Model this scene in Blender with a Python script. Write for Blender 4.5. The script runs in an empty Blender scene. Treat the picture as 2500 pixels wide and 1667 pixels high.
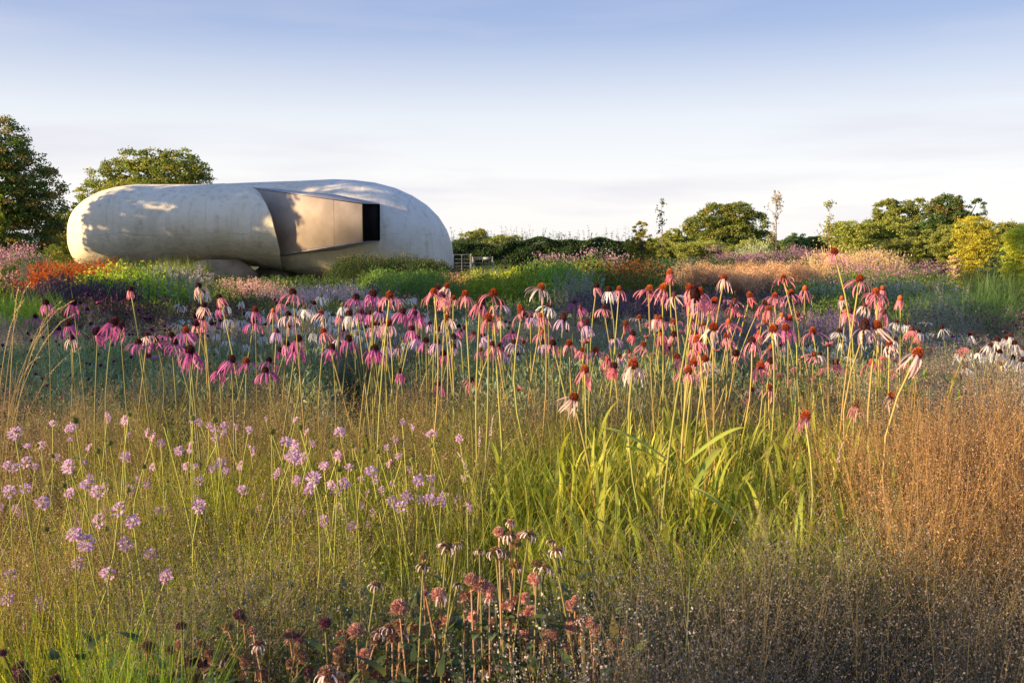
import bpy, math, random
import numpy as np
from mathutils import Vector, Matrix
R = np.random.default_rng(7)
random.seed(7)
SC = bpy.context.scene
COL = SC.collection
rad = math.radians
# ------------------------------------------------------------ camera
FPX = 2431.0            # focal length in pixels of the 2500 px wide photograph
HORIZON = 615.0
EYE = 1.4
PITCH = math.atan((833.5 - HORIZON) / FPX)
cam_d = bpy.data.cameras.new('camera')
cam_d.sensor_width = 36; cam_d.lens = FPX / 2500 * 36
cam_d.clip_start = 0.05; cam_d.clip_end = 3000
cam_d.dof.use_dof = True; cam_d.dof.focus_distance = 4.2; cam_d.dof.aperture_fstop = 18
cam = bpy.data.objects.new('camera', cam_d); COL.objects.link(cam)
cam.location = (0, 0, EYE); cam.rotation_euler = (math.pi / 2 - PITCH, 0, 0)
SC.camera = cam
# ------------------------------------------------------------ sky, sun, exposure
SUN_EL = 13.0
SUN_AZ = 24.0           # degrees the sun stands behind the camera's left-hand direction
world = bpy.data.worlds.new('World'); SC.world = world; world.use_nodes = True
nt = world.node_tree; nt.nodes.clear()
def N(t, **k):
    n = nt.nodes.new(t)
    for a, b in k.items(): setattr(n, a, b)
    return n
sky = N('ShaderNodeTexSky', sky_type='NISHITA', sun_disc=False)
sky.sun_elevation = rad(SUN_EL); sky.sun_rotation = rad(270 - SUN_AZ)
sky.altitude = 0; sky.air_density = 1.0; sky.dust_density = 1.5; sky.ozone_density = 3.0
tc = N('ShaderNodeTexCoord'); sep = N('ShaderNodeSeparateXYZ')
nt.links.new(tc.outputs['Generated'], sep.inputs[0])
# thin high veil: whitens towards the horizon, streaked by soft cirrus
ramp = N('ShaderNodeValToRGB')
els = ramp.color_ramp.elements
els[0].position = 0.0; els[0].color = (6.7, 6.4, 6.25, 1)
els[1].position = 1.0; els[1].color = (1.3, 2.0, 4.2, 1)
for p, c in ((0.06, (6.6, 6.4, 6.35, 1)), (0.13, (5.5, 5.65, 6.0, 1)), (0.21, (2.7, 3.3, 4.9, 1)), (0.28, (1.6, 2.3, 4.3, 1)), (0.5, (1.4, 2.15, 4.2, 1))):
    e = els.new(p); e.color = c
nt.links.new(sep.outputs['Z'], ramp.inputs[0])
mp = N('ShaderNodeMapping'); mp.inputs['Scale'].default_value = (1.6, 1.6, 14)
mp.inputs['Rotation'].default_value = (rad(3), rad(-3), 0)
nt.links.new(tc.outputs['Generated'], mp.inputs[0])
nz = N('ShaderNodeTexNoise'); nz.inputs['Scale'].default_value = 1.7; nz.inputs['Detail'].default_value = 6; nz.inputs['Roughness'].default_value = 0.5
nt.links.new(mp.outputs[0], nz.inputs['Vector'])
cr = N('ShaderNodeMapRange'); cr.inputs[1].default_value = 0.46; cr.inputs[2].default_value = 0.64
nt.links.new(nz.outputs[0], cr.inputs[0])
zf = N('ShaderNodeMapRange'); zf.inputs[1].default_value = 0.30; zf.inputs[2].default_value = 0.06
nt.links.new(sep.outputs['Z'], zf.inputs[0])
ml = N('ShaderNodeMath', operation='MULTIPLY'); nt.links.new(cr.outputs[0], ml.inputs[0]); nt.links.new(zf.outputs[0], ml.inputs[1])
ml2 = N('ShaderNodeMath', operation='MULTIPLY'); nt.links.new(ml.outputs[0], ml2.inputs[0]); ml2.inputs[1].default_value = 0.6
mixs = N('ShaderNodeMixRGB'); mixs.inputs[0].default_value = 0.85
nt.links.new(sky.outputs[0], mixs.inputs[1]); nt.links.new(ramp.outputs[0], mixs.inputs[2])
mixc = N('ShaderNodeMixRGB'); mixc.inputs[2].default_value = (4.5, 4.45, 5.0, 1)
nt.links.new(ml2.outputs[0], mixc.inputs[0]); nt.links.new(mixs.outputs[0], mixc.inputs[1])
bg = N('ShaderNodeBackground'); bg.inputs[1].default_value = 0.077
out = N('ShaderNodeOutputWorld')
nt.links.new(mixc.outputs[0], bg.inputs[0]); nt.links.new(bg.outputs[0], out.inputs[0])
sun_d = bpy.data.lights.new('sun', 'SUN'); sun_d.energy = 5.0; sun_d.angle = rad(0.55); sun_d.color = (1.0, 0.70, 0.38)
sun = bpy.data.objects.new('sun', sun_d); COL.objects.link(sun)
SUNV = Vector((-math.cos(rad(SUN_AZ)) * math.cos(rad(SUN_EL)), -math.sin(rad(SUN_AZ)) * math.cos(rad(SUN_EL)), math.sin(rad(SUN_EL))))
sun.rotation_euler = SUNV.to_track_quat('Z', 'Y').to_euler()
sun.location = SUNV * 60
vs = SC.view_settings
vs.view_transform = 'Standard'; vs.look = 'None'; vs.exposure = 1.15; vs.gamma = 1.0; vs.use_curve_mapping = False
SC.cycles.max_bounces = 7; SC.cycles.transmission_bounces = 5; SC.cycles.transparent_max_bounces = 6
SC.cycles.use_denoising = True
# ------------------------------------------------------------ helpers
def tag(o, label=None, cat=None, group=None, kind=None):
    if label: o['label'] = label
    if cat: o['category'] = cat
    if group: o['group'] = group
    if kind: o['kind'] = kind
    return o
def at(px, py, Y):
    u = (px - 1250) / FPX; v = -(py - 833.5) / FPX
    d = Vector((u, math.cos(PITCH) + v * math.sin(PITCH), -math.sin(PITCH) + v * math.cos(PITCH)))
    d *= Y / d.y
    return Vector((d.x, d.y, d.z + EYE))
def gx(px, Y): return (px - 1250) / FPX * Y * 1.004
def nrm(a): return a / np.maximum(np.linalg.norm(a, axis=-1, keepdims=True), 1e-9)
class G:
    """collects quads with one colour per vertex and a material slot per quad"""
    def __init__(s): s.V = []; s.Q = []; s.C = []; s.M = []; s.n = 0
    def add(s, V, Q, C, m=0):
        V = np.asarray(V, float).reshape(-1, 3); Q = np.asarray(Q, int).reshape(-1, 4)
        C = np.asarray(C, float)
        if C.ndim == 1: C = np.tile(C, (len(V), 1))
        s.V.append(V); s.Q.append(Q + s.n); s.C.append(C); s.M.append(np.full(len(Q), m)); s.n += len(V)
        return s
    def mesh(s, name, mats, smooth=False):
        V = np.concatenate(s.V); Q = np.concatenate(s.Q); C = np.concatenate(s.C); M = np.concatenate(s.M)
        me = bpy.data.meshes.new(name)
        me.vertices.add(len(V)); me.vertices.foreach_set('co', V.ravel().astype(np.float32))
        me.loops.add(len(Q) * 4); me.loops.foreach_set('vertex_index', Q.ravel().astype(np.int32))
        me.polygons.add(len(Q)); me.polygons.foreach_set('loop_start', np.arange(0, len(Q) * 4, 4, dtype=np.int32))
        me.polygons.foreach_set('material_index', M.astype(np.int32))
        if smooth: me.polygons.foreach_set('use_smooth', np.ones(len(Q), dtype=bool))
        at_ = me.attributes.new('Col', 'FLOAT_COLOR', 'POINT')
        at_.data.foreach_set('color', np.concatenate([C, np.ones((len(C), 1))], 1).ravel().astype(np.float32))
        for m in (mats if isinstance(mats, (list, tuple)) else [mats]): me.materials.append(m)
        me.update(calc_edges=True); me.validate()
        return me
def link(name, me, parent=None, loc=None):
    o = bpy.data.objects.new(name, me); COL.objects.link(o)
    if parent is not None: o.parent = parent
    if loc is not None: o.location = loc
    return o
def empty(name, loc, rz=0):
    o = bpy.data.objects.new(name, None); COL.objects.link(o); o.location = loc; o.rotation_euler = (0, 0, rz)
    o.empty_display_size = 0.05
    return o
def jcol(c, n, j=0.18):
    c = np.asarray(c, float)
    if c.ndim == 1: c = np.tile(c, (n, 1))
    return np.clip(c * (1 + R.uniform(-j, j, (n, 1))) * (1 + R.uniform(-j * .4, j * .4, (n, 3))), 0, .95)
def mixcol(a, b, n, j=0.15):
    t = R.random((n, 1)); return jcol(np.asarray(a) * (1 - t) + np.asarray(b) * t, n, j)
def leaves(g, P, A, L, W, C, m=0, flip=None):
    """rhombus leaves: centres P, axis A, length L, width W"""
    n = len(P); A = nrm(A); r = R.normal(size=(n, 3)) if flip is None else flip
    B = nrm(np.cross(A, r)); L = np.broadcast_to(np.asarray(L, float), (n,))[:, None]; W = np.broadcast_to(np.asarray(W, float), (n,))[:, None]
    V = np.stack([P - A * L / 2, P + B * W / 2 - A * L * .05, P + A * L / 2, P - B * W / 2 - A * L * .05], 1).reshape(-1, 3)
    Q = np.arange(n * 4).reshape(n, 4)
    g.add(V, Q, np.repeat(C, 4, 0), m)
def blades(g, P, ang, H, bend, W, C0, C1, K=5, m=0, taper=.6, droop=0.0, face=None, bulge=0.0):
    """curved ribbons rooted at P: height H, horizontal run bend towards ang"""
    n = len(P); t = np.linspace(0, 1, K)[None, :, None]
    H = np.broadcast_to(np.asarray(H, float), (n,))[:, None, None]; bend = np.broadcast_to(np.asarray(bend, float), (n,))[:, None, None]
    D = np.stack([np.cos(ang), np.sin(ang), np.zeros(n)], 1)[:, None, :]
    U = np.array([0, 0, 1.])[None, None, :]
    c = P[:, None, :] + U * H * (t - droop * t ** 3) + D * bend * t ** 1.9
    fa = ang + math.pi / 2 if face is None else face
    S = np.stack([np.cos(fa), np.sin(fa), np.zeros(n)], 1)[:, None, :]
    w = np.broadcast_to(np.asarray(W, float), (n,))[:, None, None] * (np.clip(1 - t, 0.03, 1) ** taper) * (1 + bulge * np.sin(math.pi * np.clip(t * 1.1, 0, 1))) / 2
    V = np.stack([c - S * w, c + S * w], 2).reshape(-1, 3)
    C = (C0[:, None, :] * (1 - t) + C1[:, None, :] * t)
    C = np.repeat(C[:, :, None, :], 2, 2).reshape(-1, 3)
    b = (np.arange(n) * K * 2)[:, None] + (np.arange(K - 1) * 2)[None, :]
    Q = np.stack([b, b + 1, b + 3, b + 2], -1).reshape(-1, 4)
    g.add(V, Q, C, m)
    return c
def tube(g, pts, r, n=6, C=(.1, .1, .1), C1=None, m=0, cap=True):
    pts = np.asarray(pts, float); k = len(pts); r = np.broadcast_to(np.asarray(r, float), (k,))
    T = nrm(np.gradient(pts, axis=0)); ref = np.array([0, 1., 0]) if abs(T[0][1]) < .8 else np.array([1., 0, 0])
    A = nrm(np.cross(T, ref)); B = np.cross(T, A)
    th = np.arange(n) * 2 * math.pi / n
    V = pts[:, None, :] + (A[:, None, :] * np.cos(th)[None, :, None] + B[:, None, :] * np.sin(th)[None, :, None]) * r[:, None, None]
    V = V.reshape(-1, 3)
    q = []
    for i in range(k - 1):
        for j in range(n):
            a = i * n + j; b = i * n + (j + 1) % n
            q.append((a, b, b + n, a + n))
    t = np.repeat(np.linspace(0, 1, k), n)[:, None]
    C = np.asarray(C, float); C1 = C if C1 is None else np.asarray(C1, float)
    g.add(V, q, C * (1 - t) + C1 * t, m)
def box(g, x0, x1, y0, y1, z0, z1, C=(.3, .3, .3), m=0):
    V = [(x, y, z) for z in (z0, z1) for y in (y0, y1) for x in (x0, x1)]
    Q = [(0, 2, 3, 1), (4, 5, 7, 6), (0, 1, 5, 4), (2, 6, 7, 3), (0, 4, 6, 2), (1, 3, 7, 5)]
    g.add(V, Q, C, m)
def dome(g, c, rx, rz, nu=8, nv=4, C=(.3, .1, .1), C1=None, low=-0.3, ax=None, m=0):
    """squat dome or ball around c; ax optional up axis"""
    ph = np.linspace(low * math.pi / 2, math.pi / 2 * .97, nv + 1); th = np.arange(nu) * 2 * math.pi / nu
    X = np.cos(ph)[:, None] * np.cos(th)[None] * rx; Y = np.cos(ph)[:, None] * np.sin(th)[None] * rx; Z = np.sin(ph)[:, None] * np.ones(nu)[None] * rz
    V = np.stack([X, Y, Z], -1).reshape(-1, 3)
    if ax is not None:
        M = np.array(Vector(ax).to_track_quat('Z', 'Y').to_matrix()); V = V @ M.T
    q = []
    for i in range(nv):
        for j in range(nu):
            a = i * nu + j; b = i * nu + (j + 1) % nu
            q.append((a, b, b + nu, a + nu))
    t = np.repeat(np.linspace(0, 1, nv + 1), nu)[:, None]
    C = np.asarray(C, float); C1 = C if C1 is None else np.asarray(C1, float)
    g.add(V + np.asarray(c), q, C * (1 - t) + C1 * t, m)
# ------------------------------------------------------------ materials
def plant_mat(name, transl=0.3, rough=0.6, tint=(1.15, 1.1, .6), var=.35, spec=.25, gain=1.0):
    m = bpy.data.materials.new(name); m.use_nodes = True; t = m.node_tree; t.nodes.clear()
    n = lambda k: t.nodes.new(k)
    a = n('ShaderNodeAttribute'); a.attribute_name = 'Col'
    oi = n('ShaderNodeObjectInfo'); mr = n('ShaderNodeMapRange'); mr.inputs[3].default_value = (1 - var) * gain; mr.inputs[4].default_value = (1 + var) * gain
    t.links.new(oi.outputs['Random'], mr.inputs[0])
    geo = n('ShaderNodeNewGeometry'); no = n('ShaderNodeTexNoise'); no.inputs['Scale'].default_value = 2.3; no.inputs['Detail'].default_value = 3
    t.links.new(geo.outputs['Position'], no.inputs['Vector'])
    mn = n('ShaderNodeMapRange'); mn.inputs[1].default_value = .3; mn.inputs[2].default_value = .7; mn.inputs[3].default_value = .8; mn.inputs[4].default_value = 1.2
    t.links.new(no.outputs[0], mn.inputs[0])
    mu = n('ShaderNodeMath'); mu.operation = 'MULTIPLY'; t.links.new(mr.outputs[0], mu.inputs[0]); t.links.new(mn.outputs[0], mu.inputs[1])
    vm = n('ShaderNodeVectorMath'); vm.operation = 'SCALE'; t.links.new(a.outputs['Color'], vm.inputs[0]); t.links.new(mu.outputs[0], vm.inputs['Scale'])
    p = n('ShaderNodeBsdfPrincipled'); p.inputs['Roughness'].default_value = rough; p.inputs['Specular IOR Level'].default_value = spec
    t.links.new(vm.outputs[0], p.inputs['Base Color'])
    tr = n('ShaderNodeBsdfTranslucent'); v2 = n('ShaderNodeVectorMath'); v2.operation = 'MULTIPLY'; v2.inputs[1].default_value = tint; gain_ = gain
    t.links.new(vm.outputs[0], v2.inputs[0]); t.links.new(v2.outputs[0], tr.inputs[0])
    mx = n('ShaderNodeMixShader'); mx.inputs[0].default_value = transl
    t.links.new(p.outputs[0], mx.inputs[1]); t.links.new(tr.outputs[0], mx.inputs[2])
    o = n('ShaderNodeOutputMaterial'); t.links.new(mx.outputs[0], o.inputs[0])
    return m
M_LEAF = plant_mat('leaf', .42, .5, (1.55, 1.45, .45), gain=1.75)
M_TREE = plant_mat('tree_leaf', .32, .55, (1.45, 1.4, .5), .25, gain=1.9)
M_DRY = plant_mat('dry_grass', .35, .7, (1.1, 1.0, .7), .25, .1, gain=1.4)
M_PETAL = plant_mat('petal', .45, .5, (1.1, .95, 1.0), .12, gain=1.08)
M_CONE = plant_mat('cone', .08, .6, (1, 1, 1), .25)
M_STEM = plant_mat('stem', .15, .55, (1.2, 1.1, .6), .2)
M_BARK = plant_mat('bark', .0, .85, (1, 1, 1), .2)
def basic_mat(name, c1, c2, scale=5, rough=.8, metal=0, bump=0.0, detail=8, vec=None, bscale=None):
    m = bpy.data.materials.new(name); m.use_nodes = True; t = m.node_tree
    p = t.nodes['Principled BSDF']; p.inputs['Roughness'].default_value = rough; p.inputs['Metallic'].default_value = metal
    tcn = t.nodes.new('ShaderNodeTexCoord'); no = t.nodes.new('ShaderNodeTexNoise'); no.inputs['Scale'].default_value = scale; no.inputs['Detail'].default_value = detail
    t.links.new(tcn.outputs['Object'], no.inputs['Vector'])
    mx = t.nodes.new('ShaderNodeMixRGB'); mx.inputs[1].default_value = (*c1, 1); mx.inputs[2].default_value = (*c2, 1)
    mr = t.nodes.new('ShaderNodeMapRange'); mr.inputs[1].default_value = .35; mr.inputs[2].default_value = .65
    t.links.new(no.outputs[0], mr.inputs[0]); t.links.new(mr.outputs[0], mx.inputs[0]); t.links.new(mx.outputs[0], p.inputs['Base Color'])
    if bump:
        b = t.nodes.new('ShaderNodeBump'); b.inputs['Strength'].default_value = bump; b.inputs['Distance'].default_value = .05
        n2 = t.nodes.new('ShaderNodeTexNoise'); n2.inputs['Scale'].default_value = bscale or scale * 3; n2.inputs['Detail'].default_value = 8
        t.links.new(tcn.outputs['Object'], n2.inputs['Vector']); t.links.new(n2.outputs[0], b.inputs['Height']); t.links.new(b.outputs[0], p.inputs['Normal'])
    return m
# ------------------------------------------------------------ the ground
def sheet(name, x0, x1, y0, y1, z, mat, nx=2, ny=2, wob=0):
    g = G(); xs = np.linspace(x0, x1, nx); ys = np.linspace(y0, y1, ny)
    X, Y = np.meshgrid(xs, ys); Z = np.full_like(X, z) + (R.uniform(-wob, wob, X.shape) if wob else 0)
    V = np.stack([X, Y, Z], -1).reshape(-1, 3)
    q = [(j * nx + i, j * nx + i + 1, (j + 1) * nx + i + 1, (j + 1) * nx + i) for j in range(ny - 1) for i in range(nx - 1)]
    g.add(V, q, (.1, .1, .1)); o = link(name, g.mesh(name, mat)); tag(o, kind='structure'); return o
sheet('ground', -900, 900, -300, 1500, 0, basic_mat('soil', (.035, .03, .02), (.05, .055, .025), 1.5, .95, bump=.6), 40, 40)
sheet('path', -14, 9, 19.6, 22.2, .004, basic_mat('gravel', (.30, .27, .24), (.42, .39, .35), 30, .9, bump=.5, bscale=90), 30, 4)
sheet('meadow', -300, 300, 66, 600, .004, basic_mat('pasture', (.06, .08, .025), (.10, .11, .04), .2, .95, bump=.4), 10, 10)
# ------------------------------------------------------------ the shell pavilion on its boulder
PY = 50.5
def pX(px): return (px - 1250) / FPX * PY
def pZ(py): return EYE - (py - HORIZON) / FPX * PY
ST = np.array([(165, 582, 584), (167, 562, 610), (173, 540, 628), (184, 518, 643), (200, 500, 650), (225, 484, 655), (262, 468, 657), (300, 459, 657), (345, 454, 656), (420, 454, 649),
    (500, 454, 643), (580, 451, 641), (660, 448, 652), (740, 445, 669), (820, 441, 684), (870, 443, 692), (920, 449, 700), (970, 462, 706), (1010, 480, 711), (1045, 503, 713),
    (1072, 530, 711), (1092, 562, 704), (1104, 596, 690), (1108, 632, 660)], float)
def prof(px): return np.interp(px, ST[:, 0], ST[:, 1]), np.interp(px, ST[:, 0], ST[:, 2])
def smooth(x): x = np.clip(x, 0, 1); return x * x * (3 - 2 * x)
def shell(px, ph, which):
    """px, ph arrays -> points; ph 0 = top, pi/2 = front, pi = bottom"""
    t, b = prof(px); zc = (pZ(t) + pZ(b)) / 2; rz = (pZ(t) - pZ(b)) / 2
    end = np.sqrt(np.clip(1 - np.clip((px - 330) / -165, 0, 1) ** 2.4, 0, 1)) * np.sqrt(np.clip(1 - np.clip((px - 880) / 228, 0, 1) ** 2.4, 0, 1))
    ry = 3.25 * end + .02
    c, s = np.cos(ph), np.sin(ph)
    front = np.clip(s, 0, 1)
    if which == 'left':
        ry = ry + front * smooth((px - 420) / 300) * .62
        k = 1.006
    else:
        ry = ry - front * .75 * smooth((800 - px) / 120); k = 1.0
    e = 2 / 2.25
    z = zc + rz * k * np.sign(c) * np.abs(c) ** e
    y = PY - ry * np.sign(s) * np.abs(s) ** e
    # hand-laid surface: slow bulges
    z = z + .03 * np.sin(px * .021 + ph * 2.3) * front
    y = y + (.055 * np.sin(px * .027 + 1.3 * ph) + .035 * np.sin(px * .061 + ph * 4.1) + .03 * np.sin(px * .013 - ph * 5)) * front
    return np.stack([pX(px + 22 * np.clip((430 - px) / 265, 0, 1)) + 0 * y, y, z], -1)
def lip(ph):
    z = np.cos(ph); s = np.sin(ph)
    v = np.interp(-z, [-1, -.93, -.83, -.66, -.45, -.15, .15, .5, .8, 1], [555, 585, 618, 662, 692, 710, 719, 723, 714, 700])
    return np.where(s < 0, 690, v)
def grid_shell(f, nu, nv):
    u = np.linspace(0, 1, nu); v = np.linspace(0, 2 * math.pi, nv + 1)[:-1]
    U, Vv = np.meshgrid(u, v, indexing='ij')
    P = f(U, Vv).reshape(-1, 3)
    i, j = np.meshgrid(np.arange(nu - 1), np.arange(nv), indexing='ij')
    a = i * nv + j; b = i * nv + (j + 1) % nv
    return P, np.stack([a, a + nv, b + nv, b], -1).reshape(-1, 4)
def concrete(name):
    m = bpy.data.materials.new(name); m.use_nodes = True; t = m.node_tree; L = t.links.new
    p = t.nodes['Principled BSDF']; p.inputs['Roughness'].default_value = .62; p.inputs['Specular IOR Level'].default_value = .35
    n = lambda k, **a: [t.nodes.new(k), [None]][0]
    tcn = n('ShaderNodeTexCoord')
    def noise(scale, det, mapping=None, rough=.55):
        q = n('ShaderNodeTexNoise'); q.inputs['Scale'].default_value = scale; q.inputs['Detail'].default_value = det; q.inputs['Roughness'].default_value = rough
        if mapping:
            mm = n('ShaderNodeMapping'); mm.inputs['Scale'].default_value = mapping; L(tcn.outputs['Object'], mm.inputs[0]); L(mm.outputs[0], q.inputs['Vector'])
        else: L(tcn.outputs['Object'], q.inputs['Vector'])
        return q
    def rng(src, a, b, c=0, d=1):
        r = n('ShaderNodeMapRange'); L(src, r.inputs[0]); [setattr(r.inputs[i + 1], 'default_value', v) for i, v in enumerate((a, b, c, d))]; return r.outputs[0]
    def mix(f, a, b, mode='MIX'):
        x = n('ShaderNodeMixRGB'); x.blend_type = mode
        for i, v in ((0, f), (1, a), (2, b)):
            if isinstance(v, tuple): x.inputs[i].default_value = v if i else v[0]
            elif isinstance(v, float): x.inputs[i].default_value = v
            else: L(v, x.inputs[i])
        return x.outputs[0]
    base = mix(rng(noise(.35, 5).outputs[0], .35, .65), (.78, .71, .52, 1), (.88, .82, .65, 1))
    sp = n('ShaderNodeSeparateXYZ'); L(tcn.outputs['Object'], sp.inputs[0])
    # the right hand lobe is a paler, bluer laminate beyond an oblique edge
    ed = n('ShaderNodeMath'); ed.operation = 'MULTIPLY_ADD'; L(sp.outputs['Z'], ed.inputs[0]); ed.inputs[1].default_value = .55; L(sp.outputs['X'], ed.inputs[2])
    wob = n('ShaderNodeMath'); wob.operation = 'MULTIPLY_ADD'; L(noise(.9, 4).outputs[0], wob.inputs[0]); wob.inputs[1].default_value = 1.6; L(ed.outputs[0], wob.inputs[2])
    patch = rng(wob.outputs[0], -5.6, -5.45, 0, .75)
    base = mix(patch, base, mix(rng(noise(.8, 6).outputs[0], .3, .7), (.68, .69, .64, 1), (.82, .82, .77, 1)))
    # vertical rain streaks and green-ochre algae towards the belly
    st = rng(noise(1.0, 6, (3.2, 3.2, .22)).outputs[0], .49, .72, 0, .6)
    base = mix(st, base, (.50, .49, .36, 1))
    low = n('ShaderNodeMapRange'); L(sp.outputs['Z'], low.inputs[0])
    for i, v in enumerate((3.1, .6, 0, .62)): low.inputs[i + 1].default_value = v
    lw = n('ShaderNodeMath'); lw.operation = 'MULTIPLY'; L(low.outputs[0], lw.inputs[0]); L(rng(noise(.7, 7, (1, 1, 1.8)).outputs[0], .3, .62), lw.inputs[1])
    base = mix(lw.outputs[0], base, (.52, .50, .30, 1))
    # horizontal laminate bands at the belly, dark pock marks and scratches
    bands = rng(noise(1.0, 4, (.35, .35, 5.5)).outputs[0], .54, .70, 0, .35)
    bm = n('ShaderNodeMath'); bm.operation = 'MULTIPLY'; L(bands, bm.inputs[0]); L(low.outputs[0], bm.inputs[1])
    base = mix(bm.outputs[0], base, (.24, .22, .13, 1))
    # laminate seams
    for axis, per, k_ in (('X', 2.35, .6), ('Z', 1.25, .5)):
        ad = n('ShaderNodeMath'); ad.operation = 'MULTIPLY_ADD'; L(noise(.5, 3).outputs[0], ad.inputs[0]); ad.inputs[1].default_value = k_; L(sp.outputs[axis], ad.inputs[2])
        md_ = n('ShaderNodeMath'); md_.operation = 'PINGPONG'; L(ad.outputs[0], md_.inputs[0]); md_.inputs[1].default_value = per
        sm_ = rng(md_.outputs[0], .0, .045, .34, 0)
        mm_ = n('ShaderNodeMath'); mm_.operation = 'MULTIPLY'; L(sm_, mm_.inputs[0]); L(rng(noise(1.1, 5).outputs[0], .42, .62), mm_.inputs[1])
        base = mix(mm_.outputs[0], base, (.22, .20, .14, 1))
    base = mix(rng(noise(2.6, 9, (1, 1, 1), .72).outputs[0], .56, .73, 0, .55), base, (.30, .30, .23, 1))
    base = mix(rng(noise(1.7, 9, (1, 1, 1.3), .7).outputs[0], .56, .70, 0, .6), base, (.84, .84, .80, 1))
    L(base, p.inputs['Base Color'])
    b = n('ShaderNodeBump'); b.inputs['Strength'].default_value = .55; b.inputs['Distance'].default_value = .12
    L(noise(1.6, 9, None, .6).outputs[0], b.inputs['Height']); L(b.outputs[0], p.inputs['Normal'])
    return m
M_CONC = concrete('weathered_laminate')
pav = empty('shell_pavilion', (pX(640), PY, 0))
tag(pav, 'pale egg shaped shell pavilion with a square copper window box, resting on boulders', 'pavilion')
def pav_part(name, g, m, smoothf=True):
    o = link(name, g.mesh(name, m, smoothf), pav); o.matrix_parent_inverse = Matrix.Translation(-Vector(pav.location)); return o
u2 = lambda U: np.where(U < .3, (U / .3) ** 1.9 * .3, U)
g = G(); P, Q = grid_shell(lambda U, V_: shell(165 + (lip(V_) - 165) * (1 - (1 - u2(U))) , V_, 'left'), 90, 72)
g.add(P, Q, (.5, .5, .5)); n = 72; last = P[-n:]; inn = last.copy(); c = last.mean(0); d = inn - c; inn = c + d * .955 + np.array([.02, 0, 0])
inn2 = inn + np.array([-1.2, .25, 0])
a = np.arange(n); b = (a + 1) % n
g.add(np.concatenate([last, inn, inn2]), np.concatenate([np.stack([a, a + n, b + n, b], -1), np.stack([a + n, a + 2 * n, b + 2 * n, b + n], -1)]), (.5, .5, .5))
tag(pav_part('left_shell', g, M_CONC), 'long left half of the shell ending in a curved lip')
g = G()
def rb(U, V_):
    u = np.where(U > .72, .72 + .28 * (1 - (1 - (U - .72) / .28) ** 1.9), U)
    return shell(500 + 608 * u, V_, 'right')
P, Q = grid_shell(rb, 96, 72); g.add(P, Q, (.5, .5, .5))
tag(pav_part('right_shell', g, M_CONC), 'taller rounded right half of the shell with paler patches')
# belly slab seen in the gap under the shell
g = G(); x0, x1 = pX(640), pX(835)
V = [(x0, 51, .9), (x1, 51, .28), (x1, 53.5, .28), (x0, 53.5, .9), (x0, 51, .45), (x1, 51, -.1), (x1, 53.5, -.1), (x0, 53.5, .45)]
g.add(V, [(0, 1, 2, 3), (4, 7, 6, 5), (0, 4, 5, 1), (1, 5, 6, 2), (2, 6, 7, 3), (3, 7, 4, 0)], (.3, .3, .3))
pav_part('far_side_beam', g, basic_mat('grey_concrete', (.16, .17, .17), (.24, .25, .25), 2, .8, bump=.3), False)
# window box: tapering metal sleeve
M_COP = basic_mat('brushed_bronze', (.36, .30, .25), (.50, .42, .35), 1.1, .75, .0, .0)
def bp(px, py, Y): return np.array(at(px, py, Y))
A = [bp(560, 452, 49.6), bp(560, 640, 49.6), bp(887, 588, 44.9), bp(887, 499, 44.9)]       # left face: root top, root bottom, mouth bottom, mouth top
B = [bp(926, 500, 47.3), bp(926, 586, 47.3), bp(760, 630, 50.6), bp(760, 460, 50.6)]
A[0][0] = A[1][0]; A[3][0] = A[2][0]
def plate(g, q, th, nrmv):
    q = [np.array(v) for v in q]; nv = np.array(nrmv) * th; V = q + [v + nv for v in q]
    g.add(V, [(0, 1, 2, 3), (7, 6, 5, 4), (0, 4, 5, 1), (1, 5, 6, 2), (2, 6, 7, 3), (3, 7, 4, 0)], (.4, .3, .2))
def nf(a, b, c): v = np.cross(b - a, c - a); return v / np.linalg.norm(v)
nL = nf(A[0], A[1], A[2]); nL = nL if nL[1] > 0 else -nL
# left face in two sheets with a seam
sm = .80
for k, (s0, s1) in enumerate(((0, 1),)):
    top = lambda s: A[0] * (1 - s) + A[3] * s; bot = lambda s: A[1] * (1 - s) + A[2] * s
    g = G(); plate(g, [top(s0), bot(s0), bot(s1), top(s1)], .05, nL); pav_part('bronze_panel', g, M_COP, False)
g = G(); f_ = -nL * .004; plate(g, [top(sm - .0012) + f_, bot(sm - .0012) + f_, bot(sm + .0012) + f_, top(sm + .0012) + f_], .003, nL); pav_part('seam_strip', g, basic_mat('seam_bronze', (.10, .08, .06), (.16, .13, .10), 3, .7), False)
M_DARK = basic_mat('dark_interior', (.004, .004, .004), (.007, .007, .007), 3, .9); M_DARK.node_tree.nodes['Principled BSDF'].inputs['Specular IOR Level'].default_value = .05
M_ZINC = basic_mat('zinc_edge', (.30, .31, .33), (.40, .41, .43), 4, .5, .5)
g = G(); plate(g, [A[0] + [0, 0, .012], A[3] + [0, 0, .012], B[0] + [0, 0, .012], B[3] + [0, 0, .012]], .05, (0, 0, 1)); pav_part('sleeve_roof', g, M_ZINC, False)
g = G(); plate(g, [A[1] - [0, 0, .012], A[2] - [0, 0, .012], B[1] - [0, 0, .012], B[2] - [0, 0, .012]], .05, (0, 0, -1)); pav_part('sleeve_floor', g, M_ZINC, False)
g = G(); plate(g, [B[0] + [.01, .01, 0], B[1] + [.01, .01, 0], B[2], B[3]], .04, (.3, .9, 0)); pav_part('sleeve_side', g, M_DARK, False)
ins = (A[0] - A[3]); ins = ins / np.linalg.norm(ins) * .35
g = G(); q = [A[3] + ins * .12 + nL * .02, A[2] + ins * .12 + nL * .02, B[1] + ins * .12, B[0] + ins * .12]
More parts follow.
